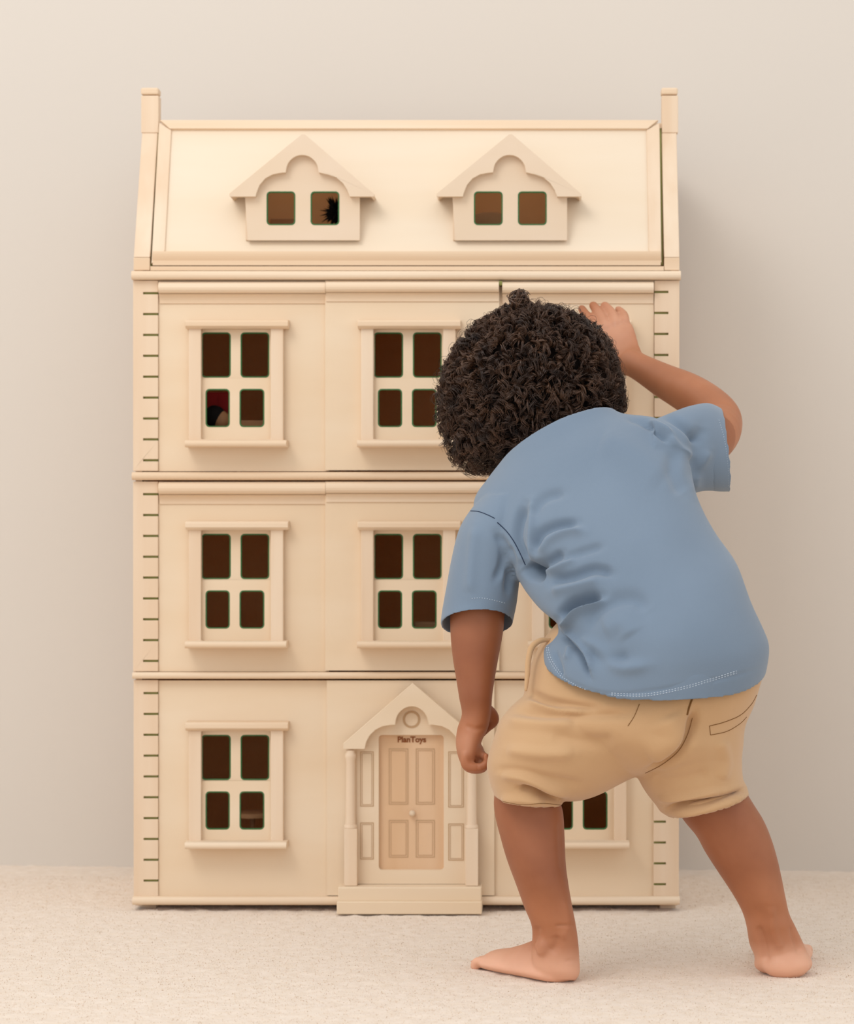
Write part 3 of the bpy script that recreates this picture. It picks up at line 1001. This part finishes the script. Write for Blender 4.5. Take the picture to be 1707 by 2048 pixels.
tube(B, [P(1225, 730, 3.455), P(1200, 728, 3.455), P(1178, 718, 3.46), P(1160, 704, 3.47)], [.0085, .0088, .008, .0066], n=16)

# head
HC = P(1062, 772, 3.335)
fwd = Vector((-.38, .88, -.22)).normalized()
upH = Vector((-.12, .12, 1.0)); upH = (upH - fwd * upH.dot(fwd)).normalized()
rtH = fwd.cross(upH).normalized()
RM = Matrix((rtH, fwd, upH)).transposed()
hl = lambda r, f, u: HC + rtH * r + fwd * f + upH * u
ell(B, HC, (.069, .084, .078), RM)
ell(B, hl(0, .030, -.040), (.052, .050, .050), RM)           # jaw and cheeks
ell(B, hl(0, .066, -.070), (.018, .014, .014), RM)           # chin
for s in (-1, 1):
    ell(B, hl(s * .030, .058, -.034), (.024, .022, .024), RM)    # cheeks
    ell(B, hl(s * .0725, -.002, -.018), (.007, .014, .021), RM)  # ears
    ell(B, hl(s * .009, .083, -.033), (.007, .007, .006), RM)    # nostrils
    ell(B, hl(s * .024, .074, .006), (.018, .010, .007), RM)     # brow
ell(B, hl(0, .088, -.030), (.008, .010, .008), RM)           # nose
ell(B, hl(0, .083, -.015), (.006, .008, .016), RM)
ell(B, hl(0, .080, -.050), (.016, .007, .004), RM)           # lips
ell(B, hl(0, .078, -.057), (.014, .007, .005), RM)
body_me = remesh(B, .0020, 5, 'body')
# relief: knee pits, tendons, creases
folds(body_me, [
    ([(1122, 1640), (1125, 1700), (1127, 1740)], 8, -.0015),
    ([(1072, 1850), (1070, 1880), (1062, 1905)], 9, -.002),
    ([(1100, 1905), (1112, 1890), (1112, 1870)], 9, -.002),
    ([(1110, 1851), (1150, 1850)], 2.5, -.0012),
    ([(1130, 1922), (1156, 1920)], 2.5, -.0008),
    ([(1120, 1880), (1135, 1850), (1128, 1800)], 9, .0015),
    ([(1540, 1810), (1545, 1860), (1560, 1900)], 9, .003),
    ([(1515, 1850), (1528, 1890), (1530, 1925)], 8, -.0028),
    ([(1583, 1850), (1590, 1880), (1600, 1905)], 6, -.0022),
    ([(930, 1450), (950, 1458), (978, 1452)], 4, -.0012),
    ([(950, 1512), (960, 1519), (968, 1521)], 2.2, -.0012),
    ([(954, 1528), (955, 1540)], 1.8, -.0007),
])
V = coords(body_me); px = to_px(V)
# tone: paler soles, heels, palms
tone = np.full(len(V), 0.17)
tone -= .08 * np.exp(-(((px[:, 0] - 960) / 60) ** 2)) * np.clip((1440 - px[:, 1]) / 40, 0, 1) * np.clip((px[:, 1] - 1230) / 60, 0, 1) * (V[:, 1] < 3.25)  # left forearm darker: shade painted into the skin tone
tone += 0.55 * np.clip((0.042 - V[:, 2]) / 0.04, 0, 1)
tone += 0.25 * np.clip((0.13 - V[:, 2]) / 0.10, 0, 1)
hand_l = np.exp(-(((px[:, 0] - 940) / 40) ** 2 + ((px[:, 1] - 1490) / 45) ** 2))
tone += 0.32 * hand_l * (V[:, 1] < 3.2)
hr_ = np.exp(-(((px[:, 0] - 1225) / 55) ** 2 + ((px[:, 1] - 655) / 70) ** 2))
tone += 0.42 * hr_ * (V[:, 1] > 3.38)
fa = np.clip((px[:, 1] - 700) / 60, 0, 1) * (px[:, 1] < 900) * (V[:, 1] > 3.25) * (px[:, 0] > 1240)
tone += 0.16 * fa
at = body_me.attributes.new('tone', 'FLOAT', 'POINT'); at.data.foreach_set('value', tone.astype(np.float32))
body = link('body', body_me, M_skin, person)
tag(body, 'brown bare arms, legs and feet')
# nails and eyes
for s in (-1, 1):
    e_ = sphere('eye', hl(s * .026, .0700, -.008), (.0098, .0098, .0098), M_eye, person)
    sphere('iris', hl(s * .026, .0770, -.008), (.0050, .0036, .0050), M_iris, e_, R=RM)
for c_, r in tipsL:
    sphere('toenail', c_ + axL * r * .55 + Vector((0, 0, r * .62)), (r * .5, r * .5, r * .22), M_lip, person)
for c_, r in tipsR:
    sphere('toenail', c_ + axR * r * .55 + Vector((0, 0, r * .62)), (r * .5, r * .5, r * .22), M_lip, person)

# ---- shirt --------------------------------------------------------------
S = MB()
loft(S, [
    ringrow((1000, 938), (1226, 824), 3.235, .052, (-14, -30)),
    ringrow((975, 956), (1246, 830), 3.225, .062, (-6, -10)),
    ringrow((944, 1003), (1318, 838), 3.20, .080, (0, 14)),
    ringrow((958, 1075), (1372, 900), 3.165, .092, (5, 30)),
    ringrow((1020, 1140), (1397, 990), 3.135, .098, (0, 30)),
    ringrow((1048, 1182), (1434, 1070), 3.11, .100, (0, 34)),
    ringrow((1075, 1215), (1478, 1135), 3.09, .103, (0, 40)),
    ringrow((1112, 1246), (1506, 1205), 3.075, .106, (0, 46)),
    ringrow((1104, 1268), (1530, 1262), 3.07, .109, (-4, 52)),
    ringrow((1087, 1290), (1539, 1300), 3.07, .112, (-14, 62)),
    ringrow((1087, 1312), (1531, 1350), 3.07, .114, (-22, 72)),
], sub=6, n=96, hem=7)
loft(S, [
    ringrow((968, 985), (1060, 990), 3.185, .050),
    ringrow((938, 1018), (1060, 1040), 3.175, .056),
    ringrow((915, 1058), (1052, 1092), 3.165, .056),
    ringrow((901, 1115), (1043, 1140), 3.155, .054),
    ringrow((890, 1175), (1039, 1180), 3.145, .052),
    ringrow((882, 1220), (1035, 1215), 3.14, .051, (0, -14)),
    ringrow((879, 1251), (1027, 1247), 3.135, .050, (-2, -28)),
], sub=6, n=72, hem=8)
loft(S, [
    ringrow((1300, 840), (1325, 1010), 3.185, .060),
    ringrow((1345, 824), (1362, 1005), 3.20, .060),
    ringrow((1385, 812), (1398, 988), 3.222, .060),
    ringrow((1416, 808), (1432, 986), 3.245, .060, (4, 0)),
    ringrow((1441, 818), (1461, 986), 3.262, .059, (8, 0)),
], sub=6, n=72, hem=8)
shirt_me = remesh(S, .0020, 4, 'shirt')
folds(shirt_me, [
    # armpit star of folds on the left
    ([(1048, 1008), (1036, 1045), (1034, 1080), (1052, 1128)], 9, -.0075),
    ([(1064, 1000), (1062, 1050), (1060, 1120)], 8, .0045),
    ([(1062, 1036), (1075, 1008), (1095, 992), (1128, 984)], 10, -.004),
    ([(1068, 1098), (1080, 1066), (1112, 1050), (1155, 1044)], 9, -.0065),
    ([(1078, 1110), (1098, 1080), (1135, 1062), (1170, 1062)], 9, .0045),
    ([(1064, 1134), (1092, 1124), (1124, 1103)], 8, -.0070),
    ([(1122, 1120), (1160, 1104), (1205, 1090)], 8, -.0035),
    ([(1070, 1146), (1110, 1136), (1150, 1112)], 8, .0040),
    ([(1098, 1160), (1140, 1152), (1188, 1137), (1226, 1146)], 9, -.0065),
    ([(1100, 1184), (1150, 1172), (1200, 1160)], 11, .0045),
    ([(1046, 1130), (1062, 1142), (1086, 1146)], 11, -.020),
    # deep overlap at the waist
    ([(1118, 1238), (1138, 1212), (1165, 1200), (1200, 1190)], 10, -.014),
    ([(1118, 1258), (1140, 1232), (1170, 1212), (1215, 1196)], 9, .0085),
    ([(1122, 1262), (1145, 1284), (1168, 1312), (1182, 1350)], 8, (-.007, .006)),
    ([(1108, 1300), (1118, 1330), (1122, 1352)], 6, -.0035),
    ([(1140, 1290), (1134, 1320)], 6, .003),
    ([(1172, 1262), (1190, 1222), (1225, 1200), (1270, 1196), (1292, 1222)], 16, -.0055),
    ([(1205, 1262), (1240, 1250), (1262, 1275)], 22, .004),
    ([(1175, 1300), (1215, 1318), (1260, 1312)], 14, -.004),
    ([(1160, 1270), (1195, 1300), (1240, 1335), (1300, 1330)], 12, .004),
    # shoulder and right sleeve
    ([(1252, 838), (1278, 842), (1312, 860), (1338, 884)], 6, -.006),
    ([(1270, 834), (1305, 842), (1345, 868)], 5, .004),
    ([(1318, 828), (1352, 842), (1385, 868), (1400, 880)], 7, -.0055),
    ([(1335, 872), (1362, 900), (1392, 912)], 9, .004),
    ([(1402, 850), (1392, 905), (1396, 960)], 14, -.0045),
    ([(1350, 900), (1345, 940), (1368, 985)], 14, -.0035),
    ([(1392, 985), (1400, 940), (1420, 900)], 10, .003),
    ([(1200, 880), (1260, 905), (1330, 960)], 30, .004),
    # left sleeve
    ([(990, 1065), (1006, 1090), (1004, 1130), (990, 1160)], 7, -.0035),
    ([(1012, 1090), (1022, 1130), (1016, 1190)], 8, -.004),
    ([(950, 1050), (942, 1120), (938, 1190)], 12, .003),
    # hem gutter
    ([(1092, 1305), (1118, 1348), (1175, 1378), (1240, 1388), (1330, 1378), (1440, 1358), (1526, 1336)], 3, -.0012),
])
# general softness of the jersey
V = coords(shirt_me); N_ = normals(shirt_me)
wob = (vnoise(V[:, 0] + 3, V[:, 2] * .8 + 1, 22, 11) - .5) * .003 + (vnoise(V[:, 0] * .7 + 3, V[:, 2] + 1, 9, 12) - .5) * .006
V += N_ * wob[:, None]
shirt_me.vertices.foreach_set('co', V.astype(np.float32).ravel()); shirt_me.update()
shirt = link('shirt', shirt_me, M_shirt, person)

soften(shirt_me, 3)
# ---- shorts -------------------------------------------------------------
T = MB()
loft(T, [
    ringrow((1125, 1230), (1490, 1240), 3.08, .080, (0, 30)),
    ringrow((1080, 1290), (1512, 1300), 3.08, .092, (0, 34)),
    ringrow((1056, 1345), (1526, 1345), 3.08, .100, (0, 34)),
    ringrow((1046, 1395), (1512, 1398), 3.08, .106, (0, 26)),
    ringrow((1060, 1450), (1490, 1450), 3.08, .106, (0, 16)),
    ringrow((1130, 1500), (1484, 1498), 3.08, .098, (0, 0)),
    ringrow((1200, 1540), (1470, 1530), 3.08, .075),
    ringrow((1250, 1552), (1400, 1548), 3.08, .04),
], sub=5, n=84)
loft(T, [
    ringrow((1130, 1340), (1330, 1530), 3.08, .085),
    ringrow((1062, 1378), (1268, 1556), 3.075, .086),
    ringrow((1012, 1424), (1210, 1584), 3.07, .082),
    ringrow((986, 1472), (1165, 1600), 3.07, .077),
    ringrow((974, 1524), (1136, 1603), 3.07, .071),
    ringrow((979, 1565), (1126, 1602), 3.07, .064),
    ringrow((990, 1594), (1123, 1612), 3.07, .059, (-4, 9)),
], sub=6, n=80, hem=6, hem_deep=.02)
loft(T, [
    ringrow((1215, 1450), (1484, 1440), 3.085, .092),
    ringrow((1255, 1515), (1482, 1490), 3.085, .086),
    ringrow((1284, 1578), (1481, 1535), 3.09, .078),
    ringrow((1312, 1614), (1484, 1560), 3.09, .070),
    ringrow((1320, 1624), (1492, 1574), 3.09, .069),
    ringrow((1338, 1634), (1497, 1590), 3.09, .064, (4, 8)),
], sub=6, n=80, hem=6, hem_deep=.02)
shorts_me = remesh(T, .0021, 4, 'shorts')
folds(shorts_me, [
    ([(1035, 1576), (1062, 1580), (1095, 1592), (1130, 1601)], 5, -.009),
    ([(1000, 1548), (1050, 1556), (1100, 1578), (1140, 1592)], 9, .005),
    ([(1000, 1600), (1040, 1600), (1090, 1606)], 9, .004),
    ([(985, 1540), (1040, 1545), (1100, 1560), (1170, 1570)], 10, -.003),
    ([(1020, 1420), (1090, 1428), (1170, 1430), (1260, 1428)], 10, -.004),
    ([(1010, 1500), (1080, 1508), (1150, 1506)], 12, .004),
    ([(1010, 1440), (1080, 1448), (1150, 1448)], 12, .0035),
    ([(1055, 1385), (1095, 1402), (1150, 1410), (1200, 1415)], 8, -.0045),
    ([(1050, 1400), (1110, 1420), (1170, 1424)], 6, .0035),
    ([(1100, 1470), (1170, 1482), (1230, 1478)], 14, -.003),
    ([(1390, 1420), (1382, 1460), (1360, 1500), (1320, 1530), (1285, 1548)], 9, -.0085),
    ([(1330, 1430), (1345, 1480), (1300, 1520)], 28, .005),
    ([(1320, 1625), (1360, 1612), (1410, 1604), (1460, 1590), (1494, 1572)], 5, -.0085),
    ([(1335, 1630), (1390, 1622), (1450, 1606), (1490, 1590)], 7, .0045),
    ([(1310, 1600), (1370, 1596), (1440, 1582)], 8, .004),
    ([(1300, 1560), (1360, 1560), (1420, 1545)], 14, -.003),
    ([(1440, 1480), (1450, 1520), (1440, 1560)], 12, .003),
])
V = coords(shorts_me); N_ = normals(shorts_me)
V += N_ * ((vnoise(V[:, 0] + 5, V[:, 2] * 1.8 + 1, 18, 14) - .5) * .0035)[:, None]
shorts_me.vertices.foreach_set('co', V.astype(np.float32).ravel()); shorts_me.update()
shorts = link('shorts', shorts_me, M_shorts, person)
# bunched waistband at the left hip
wb = MB()
tube(wb, [P(1098, 1280, 3.06), P(1080, 1281, 3.055), P(1063, 1294, 3.05), P(1056, 1320, 3.045), P(1054, 1350, 3.04), P(1051, 1380, 3.035)], [.0026, .0034, .0038, .0036, .0032, .002], n=12)
#tube(wb, [P(1092, 1290, 3.05), P(1078, 1296, 3.045), P(1066, 1312, 3.04), P(1060, 1340, 3.04)], [.0022, .0026, .0024, .0016], n=12)
wme = remesh(wb, .0011, 2, 'waistband')
link('waistband', wme, M_shorts, shorts)

# ---- stitching laid on the cloth -----------------------------------------
def bvh_of(me):
    return BVHTree.FromPolygons([v.co for v in me.vertices], [tuple(p.vertices) for p in me.polygons])
camv = Vector((0, 0, H))
def on(bv, x, y, lift=.0002):
    d = (P(x, y, 3.0) - camv).normalized()
    loc, nrm, idx, dist = bv.ray_cast(camv, d)
    if loc is None: return None
    return loc - d * 0 + nrm * lift
def line(bv, pts, name, mt, parent, r=.0005, dash=None, step=2.0):
    A = catmull(pts, 10); out = []
    seg = np.linalg.norm(np.diff(A, axis=0), axis=1); s = np.concatenate([[0], np.cumsum(seg)])
    L = s[-1]; n = max(2, int(L / step)); mb = MB()
    q = [(np.interp(t, s, A[:, 0]), np.interp(t, s, A[:, 1])) for t in np.linspace(0, L, n)]
    w = [on(bv, *a_) for a_ in q]
    run = []
    def flush(run):
        if len(run) >= 2:
            t = np.linspace(0, 2 * np.pi, 5, endpoint=False); rings = []
            C = np.array([list(c) for c in run]); Tn = np.gradient(C, axis=0); Tn /= np.linalg.norm(Tn, axis=1)[:, None] + 1e-12
            for c, tt in zip(C, Tn):
                u = np.cross(tt, [0, 1, 0]); u /= np.linalg.norm(u) + 1e-12; v_ = np.cross(tt, u)
                rings.append(c + r * (np.cos(t)[:, None] * u + np.sin(t)[:, None] * v_))
            Vv, Ff = close_loft(rings); mb.add(Vv.tolist(), Ff)
    for k, c in enumerate(w):
        cut = c is None or (run and (c - run[-1]).length > .012)
        if dash and (k % dash) == dash - 1: cut = True
        if cut:
            flush(run); run = [c] if (c is not None and not (dash and (k % dash) == dash - 1)) else []
        else: run.append(c)
    flush(run)
    if mb.v:
        return mb.build(name, mt, parent)
bs = bvh_of(shirt_me); bt = bvh_of(shorts_me)
line(bs, [(930, 1022), (955, 1023), (975, 1030), (989, 1037)], 'seam', M_seam, shirt, .0005)
line(bs, [(994, 1045), (1012, 1062), (1027, 1083), (1040, 1108), (1050, 1130)], 'seam', M_seam, shirt, .0006)
line(bs, [(1092, 1290), (1098, 1320), (1122, 1354)], 'hem_stitching', M_stitch, shirt, .0004, dash=3, step=1.6)
line(bs, [(1095, 1290), (1103, 1320), (1124, 1350)], 'hem_stitching', M_stitch, shirt, .0004, dash=3, step=1.6)
line(bs, [(1124, 1354), (1150, 1370), (1170, 1379)], 'hem_stitching', M_stitch, shirt, .0004, dash=3, step=1.6)
line(bs, [(1222, 1386), (1290, 1388), (1360, 1375), (1420, 1358), (1472, 1342)], 'hem_stitching', M_stitch, shirt, .0004, dash=4, step=1.5)
line(bs, [(1222, 1390), (1290, 1392), (1360, 1379), (1420, 1362), (1472, 1346)], 'hem_stitching', M_stitch, shirt, .0004, dash=4, step=1.5)
line(bs, [(943, 1197), (962, 1196), (985, 1200), (1012, 1207)], 'cuff_stitching', M_stitch, shirt, .00035, dash=3, step=1.6)
line(bs, [(1437, 840), (1448, 880), (1455, 930), (1456, 975)], 'cuff_stitching', M_stitch, shirt, .0003, dash=3, step=1.6)
line(bt, [(1278, 1408), (1268, 1432), (1255, 1452)], 'dart_seam', M_bstitch, shorts, .0004)
line(bt, [(1418, 1452), (1448, 1444), (1480, 1430), (1502, 1408), (1512, 1390)], 'pocket_edge', M_bstitch, shorts, .00045)
line(bt, [(1420, 1470), (1452, 1463), (1478, 1448), (1492, 1434)], 'pocket_edge', M_bstitch, shorts, .0004)
line(bt, [(1418, 1452), (1420, 1470)], 'pocket_edge', M_bstitch, shorts, .0004)
line(bt, [(1384, 1396), (1378, 1412), (1373, 1430)], 'belt_loop', M_bstitch, shorts, .0012)
line(bt, [(1384, 1436), (1374, 1470), (1356, 1502), (1325, 1528), (1290, 1546)], 'seat_seam', M_bstitch, shorts, .0004)
line(bt, [(1002, 1602), (1040, 1609), (1085, 1607), (1120, 1610)], 'cuff_seam', M_bstitch, shorts, .0003)

# ---- hair ---------------------------------------------------------------
hair_cen_px = (1065.0, 775.0)
HCen = P(1065, 775, 3.33)
out_pts = [(871, 783), (882, 859), (896, 896), (912, 932), (945, 942), (985, 946), (1060, 965), (1150, 945), (1215, 885), (1240, 832), (1252, 795), (1240, 740), (1230, 700), (1222, 680), (1204, 650), (1172, 628), (1135, 610), (1093, 601), (1045, 596), (1012, 604), (981, 622), (938, 647), (905, 690), (885, 733)]
kH = 3.33 / F
ang = np.array([math.atan2(-(y - 775), x - 1065) for x, y in out_pts]); rad = np.array([math.hypot(x - 1065, y - 775) for x, y in out_pts]) * kH
o_ = np.argsort(ang); ang = ang[o_]; rad = rad[o_]
ang = np.concatenate([ang - 2 * np.pi, ang, ang + 2 * np.pi]); rad = np.concatenate([rad, rad, rad])
def r_out(D):
    """hair radius in direction D (n,3)"""
    th = np.arctan2(D[:, 2], D[:, 0])
    ri = np.interp(th, ang, rad)
    w = np.sqrt(D[:, 0] ** 2 + D[:, 2] ** 2)
    rd = .112
    return 1.0 / np.sqrt((w / ri) ** 2 + (D[:, 1] / rd) ** 2)
def fib(n):
    k = np.arange(n) + .5
    ph = np.arccos(1 - 2 * k / n); th = np.pi * (1 + 5 ** .5) * k
    return np.stack([np.cos(th) * np.sin(ph), np.sin(th) * np.sin(ph), np.cos(ph)], 1)
fw = np.array(fwd); uph = np.array(upH)
def hair_ok(D):
    f = D @ fw; u = D @ uph
    return ~((f > .62) & (u < .32))          # keep the face clear
# under-layer
bmh = bmesh.new(); bmesh.ops.create_icosphere(bmh, subdivisions=5, radius=1.0)
D = np.array([list(v.co.normalized()) for v in bmh.verts])
R = r_out(D) * (.82 + .07 * np.clip(-D[:, 2] * 2, 0, 1))
cl = vnoise(D[:, 0] * 2 + 3 + D[:, 1], D[:, 2] * 2 + 3 - D[:, 1], 9, 21)
R *= .95 + .10 * cl
facec = np.clip(((D @ fw) - .6) * 5, 0, 1) * np.clip((.45 - D @ uph) * 4, 0, 1)
R = R * (1 - facec) + .045 * facec
for v, d_, r_ in zip(bmh.verts, D, R): v.co = HCen + Vector(d_ * r_)
hb = bpy.data.meshes.new('hair'); bmh.to_mesh(bmh and hb); bmh.free()
hb.polygons.foreach_set('use_smooth', np.ones(len(hb.polygons), bool))
hair = link('hair', hb, M_hairb, person)

def curls(nlock, per, npt, rad_h, seed, strand_r, len_rng, inner, spread=1.0, only=None):
    r = np.random.default_rng(seed)
    D = fib(nlock)
    D = D + r.normal(0, .025, D.shape); D /= np.linalg.norm(D, axis=1)[:, None]
    D = D[hair_ok(D)]
    if only is not None: D = D[only(D)]
    n = len(D); Ro = r_out(D)
    cen = np.array(HCen)
    root = cen + D * (Ro * inner)[:, None]
    # lock axis: outward, then drooping, with a random lean
    rnd = r.normal(0, 1, (n, 3)); rnd -= D * (rnd * D).sum(1)[:, None]; rnd /= np.linalg.norm(rnd, axis=1)[:, None] + 1e-9
    ln = r.uniform(*len_rng, n)
    turns = r.uniform(1.6, 3.0, n); ph = r.uniform(0, 2 * np.pi, n); hand = r.choice([-1, 1], n)
    hr = r.uniform(*rad_h, n)
    t = np.linspace(0, 1, npt)
    Vs = []
    down = np.array([0, 0, -1.0])
    room = Ro * (1 - inner)
    for s in range(per):
        jr = r.normal(0, .10, n) * spread; jp = r.normal(0, .22, n) * spread; jl = r.uniform(.85, 1.08, n)
        off = r.normal(0, .0008, (n, 3)) * spread
        T_ = t[None, :, None]
        outw = np.minimum(room * 1.02, ln * .8)
        axis = D[:, None, :] * (outw[:, None, None] * np.sin(T_ * 1.75)) + rnd[:, None, :] * (ln[:, None, None] * .55 * T_) + down * (ln[:, None, None] * .55 * T_ ** 2)
        a1 = rnd; a2 = np.cross(D, rnd)
        u = D; v = a2
        an = ph[:, None] + jp[:, None] + hand[:, None] * turns[:, None] * 2 * np.pi * t[None]
        rr = (hr * (1 + jr))[:, None] * (0.35 + .75 * np.minimum(t * 2.5, 1))[None] * (1 - .25 * t)[None]
        Pp = root[:, None] + off[:, None] * (0.4 + T_) + axis * jl[:, None, None] + u[:, None] * (np.cos(an) * rr)[..., None] + v[:, None] * (np.sin(an) * rr)[..., None]
        Vs.append(Pp)
    Pp = np.concatenate(Vs)                         # (m, npt, 3)
    m = len(Pp)
    # keep the strands inside the hair outline (a few strays allowed)
    q = Pp - cen; L = np.linalg.norm(q, axis=2); Dn = q / L[..., None]
    lim = r_out(Dn.reshape(-1, 3)).reshape(L.shape) * r.uniform(.95, 1.03, (m, 1)) + np.abs(r.normal(0, .0015 * spread ** 1.3, (m, 1)))
    sc = np.where(L > lim, lim + (L - lim) * .15, L) / L
    Pp = cen + q * sc[..., None]
    Tn = np.gradient(Pp, axis=1); Tn /= np.linalg.norm(Tn, axis=2)[..., None] + 1e-9
    ref = np.array([.3, .2, .93]); U = np.cross(Tn, ref); U /= np.linalg.norm(U, axis=2)[..., None] + 1e-9
    W = np.cross(Tn, U)
    taper = strand_r * (1 - .55 * t ** 3)[None, :, None]
    ring = [Pp + taper * (math.cos(a_) * U + math.sin(a_) * W) for a_ in (0, 2.0944, 4.1888)]
    Vv = np.stack(ring, 2).reshape(-1, 3)           # m, npt, 3
    b0 = (np.arange(m)[:, None] * npt + np.arange(npt - 1)[None]) * 3
    fs = []
    for k in range(3):
        k2 = (k + 1) % 3
        fs.append(np.stack([b0 + k, b0 + k2, b0 + k2 + 3, b0 + k + 3], -1).reshape(-1, 4))
    return Vv, np.concatenate(fs)
Va, Fa = curls(1700, 9, 22, (.0034, .0064), 31, .00050, (.020, .036), .80)
Vb, Fb = curls(620, 2, 26, (.0035, .0085), 33, .00024, (.036, .060), .92, 2.5)
Vh = np.concatenate([Va, Vb]); Fh = np.concatenate([Fa, Fb + len(Va)])
hm = np_mesh('curls', Vh, Fh)
hm.polygons.foreach_set('use_smooth', np.ones(len(hm.polygons), bool))
cur = link('curls', hm, M_hair, hair); tag(cur, kind='stuff')
# topknot curl on the crown
tk = sphere('topknot', P(1037, 598, 3.30), (.0085, .008, .010), M_hairb, hair)
mb = MB()
for k in range(60):
    c = np.array(P(1037, 598, 3.30)); a0 = random.uniform(0, 6.28); tl = Vector((random.gauss(0, 1), random.gauss(0, 1), random.gauss(0, 1))).normalized()
    u = tl.orthogonal().normalized(); v = tl.cross(u); R0 = random.uniform(.0085, .0115); pts = []
    for j in range(14):
        a1 = a0 + j * .33
        pts.append(tuple(Vector(c) + (u * math.cos(a1) + v * math.sin(a1)) * R0 * (1 + .03 * j)))
    t_ = np.linspace(0, 2 * np.pi, 3, endpoint=False); C = np.array(pts); Tn = np.gradient(C, axis=0); rings = []
    for c_, tt in zip(C, Tn):
        uu = np.cross(tt, [.3, .2, .9]); uu /= np.linalg.norm(uu) + 1e-9; vv = np.cross(tt, uu); vv /= np.linalg.norm(vv) + 1e-9
        rings.append(c_ + .00045 * (np.cos(t_)[:, None] * uu + np.sin(t_)[:, None] * vv))
    Vv, Ff = close_loft(rings); mb.add(Vv.tolist(), Ff)
mb.build('topknot_curls', M_hair, hair)['kind'] = 'stuff'
